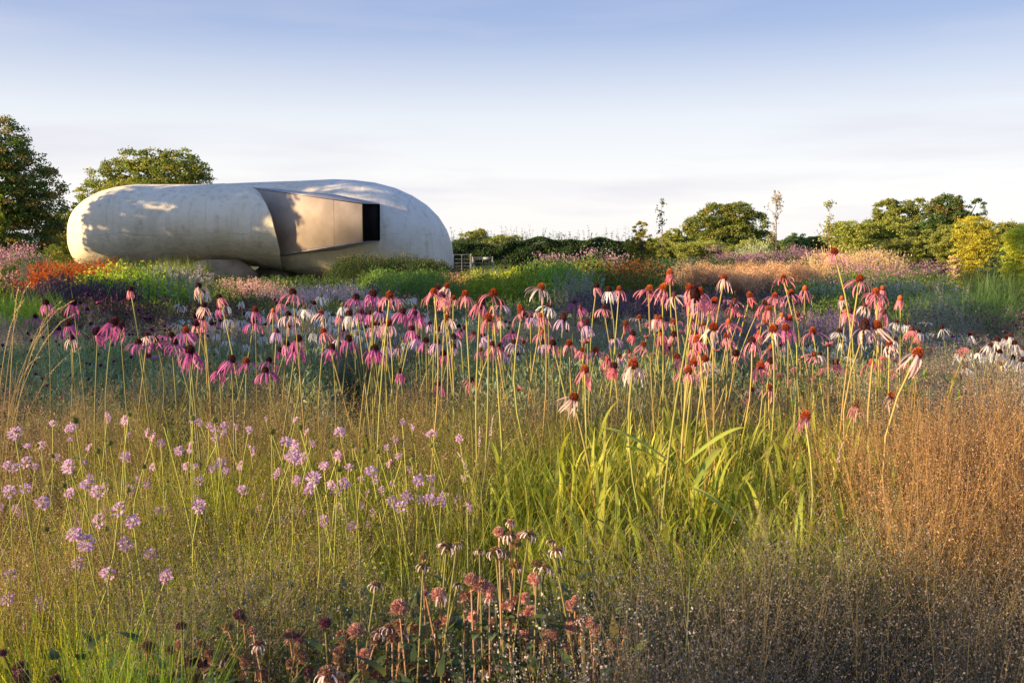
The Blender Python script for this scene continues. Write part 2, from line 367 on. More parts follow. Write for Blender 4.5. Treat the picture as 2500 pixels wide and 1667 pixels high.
plate(g, [q[0] * .5 + q[0] * .5, q[1], q[2], q[3]], .03, -ins / np.linalg.norm(ins) * -1); tag(pav_part('window_opening', g, M_DARK, False), 'black square window opening')
g = G(); f = .035
for a_, b_ in ((A[3], A[2]), (A[2], B[1]), (B[1], B[0]), (B[0], A[3])): tube(g, [a_, b_], f, 4, (.1, .1, .1))
pav_part('window_frame', g, M_DARK, False)
# boulders under the shell
def rock(name, label, X, Y, rx, ry, rz, seed, mat, zc=None):
    rr = np.random.default_rng(seed); bmv = []
    nu, nv = 22, 14
    th = np.linspace(0, 2 * math.pi, nu + 1)[:-1]; ph = np.linspace(-math.pi / 2 + .05, math.pi / 2 - .05, nv)
    T, Pp = np.meshgrid(th, ph, indexing='ij'); D = np.stack([np.cos(Pp) * np.cos(T), np.cos(Pp) * np.sin(T), np.sin(Pp)], -1)
    pl = nrm(rr.normal(size=(16, 3))); r = np.full(T.shape, 1.25)
    for pn in pl:
        dd = D @ pn; r = np.where(dd > .2, np.minimum(r, rr.uniform(.80, 1.0) / np.maximum(dd, .2)), r)
    V = D * r[..., None] * np.array([rx, ry, rz]) + rr.normal(size=D.shape) * .012
    i, j = np.meshgrid(np.arange(nu), np.arange(nv - 1), indexing='ij'); a = i * nv + j; b = ((i + 1) % nu) * nv + j
    g = G(); V = V.reshape(-1, 3); V[:, 2] = np.clip(V[:, 2], -rz * .9, rz * .78) ; g.add(V, np.stack([a, b, b + 1, a + 1], -1).reshape(-1, 4), (.3, .3, .3))
    o = link(name, g.mesh(name, mat), None, (X, Y, zc if zc is not None else rz * .55)); tag(o, label, 'boulder'); return o
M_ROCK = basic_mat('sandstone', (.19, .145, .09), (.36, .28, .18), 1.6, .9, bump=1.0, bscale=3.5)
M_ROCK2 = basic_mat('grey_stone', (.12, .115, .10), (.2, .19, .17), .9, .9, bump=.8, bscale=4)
rock('boulder', 'large tan boulder carrying the middle of the shell pavilion', pX(577) , 48.0, 1.38, 1.15, 1.05, 4, M_ROCK, .22)
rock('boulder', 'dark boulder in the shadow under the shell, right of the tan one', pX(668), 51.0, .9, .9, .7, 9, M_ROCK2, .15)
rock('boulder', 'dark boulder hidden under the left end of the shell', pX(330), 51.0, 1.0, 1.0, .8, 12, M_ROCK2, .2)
# ------------------------------------------------------------ gates, steps
M_GALV = basic_mat('galvanised', (.16, .17, .19), (.26, .27, .30), 6, .5, .6)
def gate(name, label, px0, px1, Y, top):
    x0, x1 = gx(px0, Y), gx(px1, Y); z1 = at(px0, top, Y).z; o = empty(name, (x0, Y, 0)); tag(o, label, 'gate', 'metal field gates')
    W = x1 - x0
    for x in (0, W):
        g = G(); tube(g, [(x, 0, 0), (x, 0, z1 + .05)], .045, 8); link('post', g.mesh('post', M_GALV), o)
    zs = [.18, .36, .54, .74, .96, z1]
    if 'rail' not in bpy.data.meshes:
        pass
    for z in zs:
        g = G(); tube(g, [(.05, 0, z), (W - .05, 0, z)], .026 if z == z1 else .017, 6); link('rail', g.mesh('rail', M_GALV), o)
    for x in (W * .03 + .03, W * .5, W * .97 - .03):
        g = G(); tube(g, [(x, -.035, .16), (x, -.035, z1)], .016, 6); link('upright', g.mesh('upright', M_GALV), o)
    return o
gate('field_gate', 'grey metal field gate touching the right end of the pavilion', 1106, 1151, 60, 622)
gt = gate('field_gate', 'grey metal field gate farther right, carrying a small plate', 1155, 1203, 59, 629)
g = G(); box(g, 0, .42, -.02, 0, 0, .14); link('plate', g.mesh('plate', basic_mat('plate_grey', (.3, .32, .36), (.36, .38, .42), 4)), gt, (.62, -.06, .95))
stp = empty('timber_pallet', (gx(1098, 57), 57, 0)); tag(stp, 'small stack of orange timber slats behind the right end of the pavilion', 'pallet')
M_TIM = basic_mat('timber', (.38, .20, .08), (.50, .28, .12), 3, .8)
for k, z in enumerate((.1, .30, .50, .70)):
    g = G(); box(g, -.1, .48, 0, .1, 0, .05); link('slat', g.mesh('slat', M_TIM), stp, (0, 0, z))
for x in (-.04, .38):
    g = G(); box(g, x, x + .05, .11, .16, 0, .76); link('post', g.mesh('post', M_TIM), stp)
# ------------------------------------------------------------ trees
def lobes_auto(n, rx, ry, rz, seed, rmin=.26, rmax=.42):
    rr = np.random.default_rng(seed); L = []
    for i in range(n):
        d = rr.normal(size=3); d /= np.linalg.norm(d); k = rr.uniform(.35, .78)
        if d[2] < -.6: d[2] *= .4
        r = rr.uniform(rmin, rmax)
        L.append((d[0] * k * rx, d[1] * k * ry, d[2] * k * rz, r * rx, r * ry, r * rz))
    return L
def crown_mesh(L, n, leaf, cols, seed, gaps=.0, up=.35, name='crown', mat=None):
    global R
    save = R; R = np.random.default_rng(seed)
    L = np.array(L); vol = (L[:, 3] * L[:, 5]); idx = R.choice(len(L), n, p=vol / vol.sum())
    D = nrm(R.normal(size=(n, 3))); rad_ = R.uniform(.55, 1.08, (n, 1)) ** .6
    sub = np.sin(D[:, 0:1] * 7 + idx[:, None]) * np.sin(D[:, 1:2] * 6 + idx[:, None] * 1.7) * np.sin(D[:, 2:3] * 8 + idx[:, None] * .6)
    rad_ = rad_ * (1 + .22 * sub)
    # every lobe is a heap of leaf clumps; each clump a flattened ball of leaves with its own tone
    nc = max(30, n // 55); ic = R.choice(len(L), nc, p=vol / vol.sum()); Dc = nrm(R.normal(size=(nc, 3)) + [0, 0, .15])
    cc = L[ic, :3] + Dc * L[ic, 3:] * R.uniform(.55, 1.0, (nc, 1)) ** .5
    rs = np.maximum(L[ic, 3] * R.uniform(.16, .36, nc), leaf * .9); k = R.choice(nc, n, p=rs ** 1.6 / (rs ** 1.6).sum())
    E = nrm(R.normal(size=(n, 3))) * (R.random((n, 1)) ** .45); E[:, 2] = np.abs(E[:, 2]) * .8 - .15
    P = cc[k] + E * rs[k][:, None] * [1, 1, .75] + R.normal(size=(n, 3)) * leaf * .25
    C = mixcol(cols[0], cols[1], n, .2) * (R.random(nc) * .5 + .75)[k][:, None]
    if len(cols) > 2:
        msk = (R.random(nc) < .3)[k]; C[msk] = jcol(cols[2], msk.sum(), .2)
    g = G(); A = R.normal(size=(n, 3)); A[:, 2] -= up * 0
    leaf *= .66
    leaves(g, P, A, leaf * R.uniform(.7, 1.35, n), leaf * .6 * R.uniform(.7, 1.3, n), C)
    me = g.mesh(name, mat or M_TREE); R = save
    return me
def tree(name, label, cat, px, Y, py_top, py_bot, wpx, cols, n, leaf, nl=14, seed=1, trunk=True, trunk_r=.2, ryk=.9, shape=None, group=None, lob=(.26, .42), X=None, zt=None, zb=None, rx=None, twigs=0):
    X = gx(px, Y) if X is None else X
    zt = at(px, py_top, Y).z if zt is None else zt; zb = max(.0, at(px, py_bot, Y).z) if zb is None else zb
    rx = wpx / 2 * 1.12 * Y / FPX if rx is None else rx; rz = (zt - zb) / 2; zc = (zt + zb) / 2
    o = empty(name, (X, Y, 0)); tag(o, label, cat, group)
    L = lobes_auto(nl, rx, rx * ryk, rz, seed, *lob) if shape is None else [(a * rx, b * rx, c * rz, r * rx, r * rx, r2 * rz) for a, b, c, r, r2 in shape]
    L = [(a, b, c + zc, d, e, f) for a, b, c, d, e, f in L]
    link('crown', crown_mesh(L, int(n * 2.6) if name != 'shade_tree' else n * 2, leaf, cols, seed), o)
    rr = np.random.default_rng(seed + 50)
    g = G()
    if trunk:
        h = zc; w = rr.normal(size=(5, 2)) * trunk_r * .35
        pts = [(w[i][0] * i * .3, w[i][1] * i * .3, h * i / 4) for i in range(5)]
        tube(g, pts, np.linspace(trunk_r * 1.15, trunk_r * .55, 5), 8, (.09, .07, .05))
        for l in L[:9]:
            p0 = np.array(pts[2 + rr.integers(0, 3)]); p1 = np.array(l[:3]) + rr.normal(size=3) * .1 * rx
            mid = (p0 + p1) / 2 + np.array([0, 0, .1 * rz]); tube(g, [p0, mid, p1, p1 + (p1 - mid) * .08], [trunk_r * .4, trunk_r * .28, trunk_r * .15, trunk_r * .04], 5, (.09, .07, .05))
        link('trunk', g.mesh('trunk', M_BARK), o)
    if twigs:
        g = G()
        for k in range(twigs):
            l = L[rr.integers(0, len(L))]; a = rr.uniform(0, 6.28); s = np.array([l[0] + l[3] * .6 * math.cos(a), l[1] + l[3] * .6 * math.sin(a), l[2] + l[5] * .8])
            e = s + np.array([rr.normal() * .15, 0, rr.uniform(.25, .6)]) * rx * .35
            tube(g, [s, e], [.01, .004], 3, (.12, .12, .06)); 
            q = 8; t = rr.random((q, 1)); R2 = s + (e - s) * t + rr.normal(size=(q, 3)) * .03
            leaves(g, R2, rr.normal(size=(q, 3)), leaf * .7, leaf * .35, jcol(cols[1], q))
        tag(link('twig', g.mesh('twig', M_TREE), o), kind='stuff')
    return o
DK = ((.03, .055, .016), (.06, .10, .025), (.13, .11, .03))
MD = ((.07, .10, .022), (.13, .17, .035), (.19, .19, .045))
OL = ((.085, .11, .028), (.17, .18, .04), (.13, .15, .035))
YG = ((.15, .20, .03), (.27, .28, .04), (.12, .16, .03))
DG = ((.02, .045, .022), (.045, .08, .035))
tree('tall_tree', 'tallest dark broadleaf tree, cut by the left edge of the photo', 'tree', 10, 58, 282, 640, 290, DK, 26000, .22, 26, 3, trunk_r=.35, lob=(.28, .42),
     shape=[(-.5, 0, .3, .5, .6), (0, .1, .70, .40, .28), (.15, -.2, .45, .42, .3), (.45, 0, .25, .38, .3), (.62, 0, .02, .36, .30), (.65, .1, -.32, .34, .32), (.45, -.2, -.15, .42, .34), (.1, -.3, 0, .5, .5), (.35, 0, -.55, .5, .35), (-.1, -.2, -.5, .5, .4), (.62, .0, -.62, .3, .25), (-.35, 0, .82, .28, .16), (-.7, 0, -.4, .4, .5)])
tree('sapling', 'small bright yellow-green sapling at the left edge before the dark tree', 'tree', 6, 29, 440, 630, 85, YG, 2200, .11, 12, 5, trunk_r=.05, lob=(.22, .36))
tree('broad_tree', 'broad golden-green tree rising behind the left half of the pavilion', 'tree', 365, 76, 362, 560, 305, MD, 24000, .25, 20, 8, trunk_r=.4, shape=[(-.72, 0, -.15, .24, .3), (-.6, 0, .25, .25, .3), (-.42, .1, .45, .22, .28), (-.15, 0, .72, .24, .26), (-.2, .1, .3, .3, .4), (.2, 0, .75, .24, .24), (.15, 0, .35, .34, .4), (.52, 0, .7, .25, .26), (.5, 0, .3, .36, .4), (.8, 0, .1, .22, .3), (.75, 0, .42, .2, .24), (-.75, 0, -.5, .2, .3), (0, 0, -.3, .6, .5), (.5, 0, -.3, .4, .5)])
tree('small_tree', 'small narrow tree peeping past the left end of the pavilion roof line', 'tree', 200, 72, 476, 610, 56, MD, 2200, .2, 10, 15, trunk_r=.1)
tree('leafy_bush', 'olive bush filling the gap between dark tree and pavilion', 'bush', 158, 66, 505, 680, 130, OL, 10000, .16, 16, 16, trunk_r=.1)
tree('leafy_bush', 'low grey-green bush touching the left end of the pavilion', 'bush', 150, 52, 590, 690, 90, MD, 4000, .10, 14, 17, trunk_r=.06)
# central group beyond the gates
tree('round_tree', 'wide olive tree just right of the pavilion, beyond the gates', 'tree', 1148, 88, 545, 650, 130, OL, 9000, .24, 14, 21, trunk_r=.2, lob=(.24, .38))
tree('round_tree', 'rounded green tree above the metal gates', 'tree', 1218, 80, 562, 660, 125, MD, 8000, .22, 12, 22, trunk_r=.2, lob=(.28, .4))
tree('round_tree', 'darker tree low behind the right end of the pavilion', 'tree', 1130, 74, 585, 660, 80, DG + (MD[0],), 4500, .2, 12, 23, trunk_r=.15, lob=(.28, .4))
# long hedge
def hedge(name, label, X0, X1, Y, z, depth, cols, n, leaf, seed, twig=0, zv=.25, Y1=None):
    rr = np.random.default_rng(seed); o = empty(name, ((X0 + X1) / 2, Y, 0)); tag(o, label, 'hedge'); global R; save = R; R = rr
    x = rr.uniform(X0, X1, n); f = rr.random(n)
    top = z + zv * (np.sin(x * 1.3 + seed) * .5 + np.sin(x * 3.1 + 2) * .3 + np.sin(x * .43) * .8)
    face = rr.random(n) < .6; y = np.where(face, -depth / 2 + np.abs(rr.normal(size=n)) * .18, rr.uniform(-depth / 2, depth / 2, n))
    y = y + .22 * np.sin(x * 2.2 + seed) * np.sin(f * 9)
    zz = np.where(face, f ** .8 * top * 1.02, top - np.abs(rr.normal(size=n)) * .14 + .04)
    if Y1 is not None: y = y + (Y1 - Y) * (x - X0) / (X1 - X0)
    P = np.stack([x - (X0 + X1) / 2, y, zz], 1); g = G(); C = mixcol(cols[0], cols[1], n, .25)
    C *= (.75 + .5 * (np.sin(x * 4.3 + zz * 3) * .5 + .5))[:, None]
    leaves(g, P, rr.normal(size=(n, 3)), leaf * rr.uniform(.6, 1.4, n), leaf * .55 * rr.uniform(.6, 1.4, n), C)
    link('foliage', g.mesh('foliage', M_TREE), o)
    # solid twiggy core
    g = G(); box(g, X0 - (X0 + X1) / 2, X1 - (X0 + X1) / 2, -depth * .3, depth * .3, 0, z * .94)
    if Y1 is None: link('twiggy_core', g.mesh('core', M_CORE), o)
    if twig:
        g = G()
        for k in range(twig):
            xx = rr.uniform(X0, X1); b = z + .1; e = b + rr.uniform(.15, .75) * (1 if rr.random() < .7 else 1.5); dx = rr.normal() * .12
            xo = xx - (X0 + X1) / 2; tube(g, [(xo, 0, b - .3), (xo + dx, 0, e)], [.012, .005], 3, (.10, .08, .05))
            q = 14; t = rr.random((q, 1)); s = np.array([xo, 0, b - .3]); ee = np.array([xo + dx, 0, e])
            leaves(g, s + (ee - s) * t + rr.normal(size=(q, 3)) * .05, rr.normal(size=(q, 3)), .10, .05, jcol(cols[1], q))
        tag(link('twig', g.mesh('twig', M_TREE), o), kind='stuff')
    R = save
    return o
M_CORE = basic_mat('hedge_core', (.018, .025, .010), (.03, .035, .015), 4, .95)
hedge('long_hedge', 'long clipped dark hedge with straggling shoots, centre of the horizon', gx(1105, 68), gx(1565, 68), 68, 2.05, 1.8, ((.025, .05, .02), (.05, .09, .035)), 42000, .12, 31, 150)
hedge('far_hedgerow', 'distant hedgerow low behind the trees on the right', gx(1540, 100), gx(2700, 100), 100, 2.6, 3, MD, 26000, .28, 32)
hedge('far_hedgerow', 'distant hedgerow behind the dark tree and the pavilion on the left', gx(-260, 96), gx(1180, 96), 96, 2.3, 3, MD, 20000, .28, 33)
# right hand group
tree('field_tree', 'big round-headed field tree, golden, right of the centre', 'tree', 1765, 96, 492, 660, 200, MD, 22000, .27, 20, 41, trunk_r=.35, lob=(.24, .38), shape=[(-.5, 0, .2, .4, .4), (-.75, 0, -.1, .28, .3), (-.2, 0, .55, .38, .38), (.25, 0, .6, .36, .36), (.62, 0, .3, .34, .38), (.8, 0, -.25, .3, .35), (.2, 0, 0, .5, .4), (-.3, -.2, -.3, .5, .4), (.5, 0, -.5, .4, .4), (-.7, 0, -.55, .35, .3)])
tree('yellowing_tree', 'yellowish young tree in front of the end of the long hedge', 'tree', 1565, 55, 535, 668, 85, ((.20, .19, .03), (.32, .27, .045), (.16, .17, .03)), 2600, .13, 14, 42, trunk_r=.05, lob=(.2, .34))
tree('olive_tree', 'low olive tree right of the yellowish young tree', 'tree', 1635, 72, 548, 665, 130, OL, 9000, .18, 14, 43, trunk_r=.15, lob=(.24, .4))
tree('olive_bush', 'bushy olive hedge tree under the round-headed field tree', 'bush', 1760, 66, 570, 672, 250, OL, 13000, .16, 18, 44, trunk_r=.12, lob=(.22, .34))
tree('dark_round_tree', 'small dark round tree standing alone below the sky gap', 'tree', 1937, 82, 558, 655, 84, DG + (MD[0],), 6500, .2, 14, 45, trunk_r=.15, lob=(.32, .46))
tree('domed_tree', 'tall olive domed tree, highest of the right hand group', 'tree', 2178, 66, 466, 660, 150, OL, 13000, .2, 14, 46, trunk_r=.3, lob=(.28, .42))
tree('willow', 'wide golden willow-like bush left under the domed tree', 'bush', 2115, 58, 525, 685, 240, OL, 17000, .17, 20, 47, trunk_r=.15, lob=(.24, .38))
tree('dark_bush', 'dark dense bush at the foot of the domed tree', 'bush', 2215, 48, 560, 705, 230, ((.03, .045, .014), (.06, .075, .02), (.10, .11, .025)), 12000, .13, 18, 48, trunk_r=.1, lob=(.26, .4))
tree('dark_tree', 'dark green tree with arching shoots right of the domed tree', 'tree', 2300, 60, 485, 680, 190, DK, 14000, .19, 16, 49, trunk_r=.25, lob=(.26, .42), twigs=14)
tree('far_poplar', 'dark round top showing behind the right hand trees', 'tree', 2335, 90, 478, 640, 120, DG + (MD[0],), 6000, .24, 12, 50, trunk_r=.25, lob=(.32, .46))
tree('olive_bush', 'olive bush linking domed tree and yellow column', 'bush', 2325, 46, 530, 705, 180, OL, 11000, .12, 16, 51, trunk_r=.08)
COLS = [(0, 0, z, .62, .3) for z in (-.75, -.45, -.15, .15, .45, .68)] + [(-.35, .1, z, .45, .25) for z in (-.8, -.5, -.2, .1, .4, .6)] + [(.35, -.1, z, .45, .25) for z in (-.7, -.35, 0, .3, .55)] + [(0, -.4, z, .5, .25) for z in (-.8, -.4, 0, .4)]
tree('shrub_column', 'bright yellow-green clipped shrub column, left of the two', 'shrub', 2372, 26, 525, 715, 118, ((.22, .21, .028), (.34, .31, .04), (.24, .24, .04)), 12000, .06, 26, 52, trunk_r=.05, twigs=26, shape=COLS)
tree('shrub_column', 'yellow-green clipped shrub column at the right edge of the photo', 'shrub', 2492, 19, 548, 750, 112, ((.24, .26, .035), (.38, .37, .05), (.24, .28, .05)), 14000, .05, 26, 53, trunk_r=.05, twigs=14, shape=COLS)
tree('olive_bush', 'olive bush behind the shrub columns at the right edge', 'bush', 2470, 40, 520, 690, 190, OL, 13000, .11, 20, 54, trunk_r=.1, twigs=30)
tree('dark_shrub', 'dark green shrub in the gap between the two shrub columns', 'shrub', 2435, 22, 580, 765, 85, DG + ((.05, .09, .04),), 7000, .05, 18, 55, trunk_r=.04)
tree('cream_shrub', 'small shrub with cream flower tufts at the foot of the left shrub column', 'shrub', 2318, 24, 625, 690, 42, ((.35, .28, .14), (.5, .42, .25), (.14, .15, .04)), 2200, .045, 12, 56, trunk=False)
def sapling(label, px, Y, top, base, n, seed, wid=.5, dead=False):
    rr = np.random.default_rng(seed); X = gx(px, Y); zt = at(px, top, Y).z; o = empty('young_tree', (X, Y, 0)); tag(o, label, 'young tree')
    g = G(); tube(g, [(0, 0, 0), (.03, 0, zt * .5), (rr.normal() * .05, 0, zt)], [.035, .022, .006], 5, (.25, .18, .11)); gl = G()
    for k in range(n):
        z0 = rr.uniform(.42, .98) * zt; a = rr.uniform(0, 6.28); l = wid * rr.uniform(.4, 1.1) * (1.15 - z0 / zt * .8)
        p0 = np.array([0, 0, z0]); p1 = p0 + np.array([math.cos(a) * l, math.sin(a) * l, l * 1.0]); tube(g, [p0, (p0 + p1) / 2 + [0, 0, -.04], p1], [.012, .008, .003], 4, (.2, .15, .1))
        q = 16 if not dead else 9; t = rr.random((q, 1)); P = p0 + (p1 - p0) * (.3 + .7 * t) + rr.normal(size=(q, 3)) * .07
        leaves(gl, P, rr.normal(size=(q, 3)), .11, .07, jcol((.15, .16, .05) if not dead else (.16, .14, .09), q))
    link('trunk', g.mesh('trunk', M_BARK), o); link('crown', gl.mesh('crown', M_TREE), o)
sapling('thin young tree with a few top leaves above the yellowish tree', 1612, 46, 486, 660, 12, 61, .45)
sapling('thin half-bare young tree against the sky, left of the dark round tree', 1888, 44, 472, 660, 26, 62, .75, True)
sapling('thin leafy young tree against the sky, left of the golden willow bush', 2015, 44, 497, 660, 20, 63, .7)
# trees outside the frame that throw the evening shade over the garden
for i, (X, Y, zt, rx, n) in enumerate(((-15, -8.15, 7, 3.2, 4800), (-15, 2.5, 8.5, 2.9, 5000), (-16, 7.6, 9, 3.2, 5200), (-17, 13.0, 8, 2.8, 4600),
                                        (-31, 30.6, 15, 2.9, 6000), (-31, 40.4, 15, 3.5, 15000))):
    names = ('spreading lime tree left behind the camera', 'dense hornbeam left of the foreground flowers', 'dense hornbeam left of the middle beds', 'dense hornbeam left of the far beds',
             'tall oak left of the dark tree', 'tall oak shading the front of the pavilion')
    tree('shade_tree', names[i], 'tree', 0, Y, 0, 0, 0, MD, n, .42, 20, 70 + i, X=X, zt=zt, zb=.3, rx=rx, trunk_r=.25, lob=(.34, .5), shape=COLS if i == 5 else None)
# ------------------------------------------------------------ planting that nobody could count: clumps instanced by geometry nodes
PROTO = bpy.data.collections.new('clump_library')     # not linked to the scene: only the sources of the instances
_pc = [0]
def protos(maker, n=4):
    global R
    c = bpy.data.collections.new('clumps_%d' % _pc[0]); _pc[0] += 1
    for i in range(n):
        g = G(); mats = maker(g); me = g.mesh('clump', mats); o = bpy.data.objects.new('%s_%d' % (c.name, i), me); c.objects.link(o)
    return c, n
def scatter(name, label, cat, pc, P, scale=(.85, 1.2), tilt=.06, zs=(.9, 1.12)):
    c, nv = pc; n = len(P)
    me = bpy.data.meshes.new(name); me.from_pydata([tuple(p) for p in P], [], [])
    rot = np.stack([R.normal(size=n) * tilt, R.normal(size=n) * tilt, R.uniform(0, 6.28, n)], 1)
    s = R.uniform(scale[0], scale[1], n); scl = np.stack([s, s, s * R.uniform(zs[0], zs[1], n)], 1)
    for nm, a in (('rot', rot), ('scl', scl)):
        t = me.attributes.new(nm, 'FLOAT_VECTOR', 'POINT'); t.data.foreach_set('vector', a.ravel().astype(np.float32))
    t = me.attributes.new('pidx', 'INT', 'POINT'); t.data.foreach_set('value', R.integers(0, nv, n).astype(np.int32))
    o = link(name, me); tag(o, label, cat, None, 'stuff')
    ng = bpy.data.node_groups.new('spread', 'GeometryNodeTree')
    ng.interface.new_socket('Geometry', in_out='INPUT', socket_type='NodeSocketGeometry'); ng.interface.new_socket('Geometry', in_out='OUTPUT', socket_type='NodeSocketGeometry')
    a = ng.nodes.new('NodeGroupInput'); b = ng.nodes.new('NodeGroupOutput'); iop = ng.nodes.new('GeometryNodeInstanceOnPoints'); ci = ng.nodes.new('GeometryNodeCollectionInfo')
    ci.inputs['Collection'].default_value = c; ci.inputs['Separate Children'].default_value = True; ci.inputs['Reset Children'].default_value = True
    def na(nm, ty):
        q = ng.nodes.new('GeometryNodeInputNamedAttribute'); q.data_type = ty; q.inputs['Name'].default_value = nm; return q.outputs['Attribute']
    e2r = ng.nodes.new('FunctionNodeEulerToRotation')
    L = ng.links.new
    L(a.outputs[0], iop.inputs['Points']); L(ci.outputs[0], iop.inputs['Instance']); iop.inputs['Pick Instance'].default_value = True
    L(na('pidx', 'INT'), iop.inputs['Instance Index']); L(na('rot', 'FLOAT_VECTOR'), e2r.inputs[0]); L(e2r.outputs[0], iop.inputs['Rotation']); L(na('scl', 'FLOAT_VECTOR'), iop.inputs['Scale'])
    L(iop.outputs[0], b.inputs[0])
    md = o.modifiers.new('spread', 'NODES'); md.node_group = ng
    return o
def spread(px0, px1, Y0, Y1, n, feather=.12, patch=0.0, slope=0.0):
    """n points between two photo columns and two depths, area uniform, edges feathered; slope shifts depth per pixel"""
    Y = np.sqrt(R.uniform(Y0 ** 2, Y1 ** 2, n)); px = R.uniform(px0, px1, n)
    px = px + R.normal(size=n) * (px1 - px0) * feather * .3; Y = Y + R.normal(size=n) * (Y1 - Y0) * feather * .3
    Y = Y + slope * (px - px0) / 1000
    X = (px - 1250) / FPX * Y
    if patch:
        k = np.sin(X * 2.1 + Y * 1.3) + np.sin(X * .9 - Y * 2.2 + 2) + R.normal(size=n) * .5 > patch; X, Y = X[k], Y[k]
    k = Y > 1.25
    return np.stack([X[k], Y[k], np.zeros(k.sum())], 1)
# ---- makers
def mk_low(h, r, c0, c1, n, leaf):
    def f(g):
        P = np.stack([R.normal(size=n) * r * .5, R.normal(size=n) * r * .5, R.random(n) ** .7 * h], 1)
        A = R.normal(size=(n, 3)); A[:, 2] = np.abs(A[:, 2]) * .6 + .2
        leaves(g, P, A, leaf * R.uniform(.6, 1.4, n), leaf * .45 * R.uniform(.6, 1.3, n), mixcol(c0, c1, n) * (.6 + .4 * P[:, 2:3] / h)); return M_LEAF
    return f
def mk_haze(h, nst, nseed, cst, cs0, cs1, spreadr=.16, sd=.0042, sw=.002, stw=.0018, basal=18, cb=((.05, .08, .02), (.10, .14, .03)), hs=.42, pr=.055):
    def f(g):
        ang = R.uniform(0, 6.28, nst); P = np.stack([R.normal(size=nst) * .03, R.normal(size=nst) * .03, np.zeros(nst)], 1)
        H = h * R.uniform(.72, 1.08, nst); bend = np.abs(R.normal(size=nst)) * spreadr * .9
        c = blades(g, P, ang, H, bend, stw, jcol(cst[0], nst), jcol(cst[1], nst), 6, 1, .3, face=R.uniform(0, 6.28, nst))
        ns = nst * nseed; k = np.repeat(np.arange(nst), nseed); t = R.beta(1.8, 1.5, ns)
        pos = 1 - hs + hs * t; fi = pos * 5; i0 = np.clip(fi.astype(int), 0, 4); fr = (fi - i0)[:, None]
        C = c[k, i0] * (1 - fr) + c[k, i0 + 1] * fr
        rr = pr * np.sin(math.pi * np.clip(t * .85 + .12, 0, 1)) * R.random(ns) ** .6 * 1.3; a = R.uniform(0, 6.28, ns)
        S = C + np.stack([np.cos(a) * rr, np.sin(a) * rr, R.normal(size=ns) * .008 + rr * .5], 1)
        leaves(g, S, R.normal(size=(ns, 3)) + [0, 0, .5], sd * R.uniform(.6, 1.4, ns), sw * R.uniform(.7, 1.4, ns), mixcol(cs0, cs1, ns, .25), 1)
        # the hair-fine branches of the panicle
        q = ns // 7; j = R.choice(ns, q); B0 = C[j] - [0, 0, .02]; D = S[j] - B0
        leaves(g, B0 + D / 2, D, np.linalg.norm(D, axis=1), .0009, jcol(cst[1], q), 1)
        if basal:
            a = R.uniform(0, 6.28, basal); blades(g, np.zeros((basal, 3)) + R.normal(size=(basal, 3)) * [.03, .03, 0], a, h * R.uniform(.35, .7, basal), R.uniform(.05, .28, basal), .0035, jcol(cb[0], basal), jcol(cb[1], basal), 5, 0, .8, .25)
        return [M_LEAF, M_DRY]
    return f
def mk_blades(h, n, r, w, c0, c1, bend=.2, droop=.2, K=5, root=.03, taper=.7, bulge=0.0, jc=.2):
    def f(g):
        a = R.uniform(0, 6.28, n); P = np.stack([R.normal(size=n) * root, R.normal(size=n) * root, np.zeros(n)], 1)
        blades(g, P, a, h * R.uniform(.55, 1.08, n), np.abs(R.normal(size=n)) * bend, w * R.uniform(.7, 1.3, n), mixcol(c0, c1, n, jc) * .8, mixcol(c0, c1, n, jc), K, 0, taper, droop, face=R.uniform(0, 6.28, n), bulge=bulge); return M_LEAF
    return f
def mk_spike(h, nst, r, cst, c0, c1, nf=40, lo=.5, leaf=.012, rad_=.012, foliage=None, fw=.6, nlf=60):
    def f(g):
        a = R.uniform(0, 6.28, nst); P = np.stack([R.normal(size=nst) * r * .5, R.normal(size=nst) * r * .5, np.zeros(nst)], 1)
        H = h * R.uniform(.75, 1.08, nst); c = blades(g, P, a, H, np.abs(R.normal(size=nst)) * r * .4, .004, jcol(cst, nst), jcol(cst, nst), 5, 0, .2)
        ns = nst * nf; k = np.repeat(np.arange(nst), nf); t = lo + (1 - lo) * R.random(ns); fi = t * 4; i0 = np.clip(fi.astype(int), 0, 3); fr = (fi - i0)[:, None]
        C = c[k, i0] * (1 - fr) + c[k, i0 + 1] * fr; aa = R.uniform(0, 6.28, ns); rr = rad_ * (1.15 - t)[:, None] / (1.15 - lo)
        S = C + np.stack([np.cos(aa), np.sin(aa), R.normal(size=ns) * .3], 1) * rr
        leaves(g, S, R.normal(size=(ns, 3)), leaf * R.uniform(.6, 1.3, ns), leaf * fw * R.uniform(.7, 1.3, ns), mixcol(c0, c1, ns, .2), 1)
        if foliage:
            n = nlf; P = np.stack([R.normal(size=n) * r * .6, R.normal(size=n) * r * .6, R.random(n) * h * .6], 1)
            leaves(g, P, R.normal(size=(n, 3)) + [0, 0, .4], .04 * R.uniform(.6, 1.3, n), .015, mixcol(*foliage, n))
        return [M_LEAF, M_PETAL]
    return f
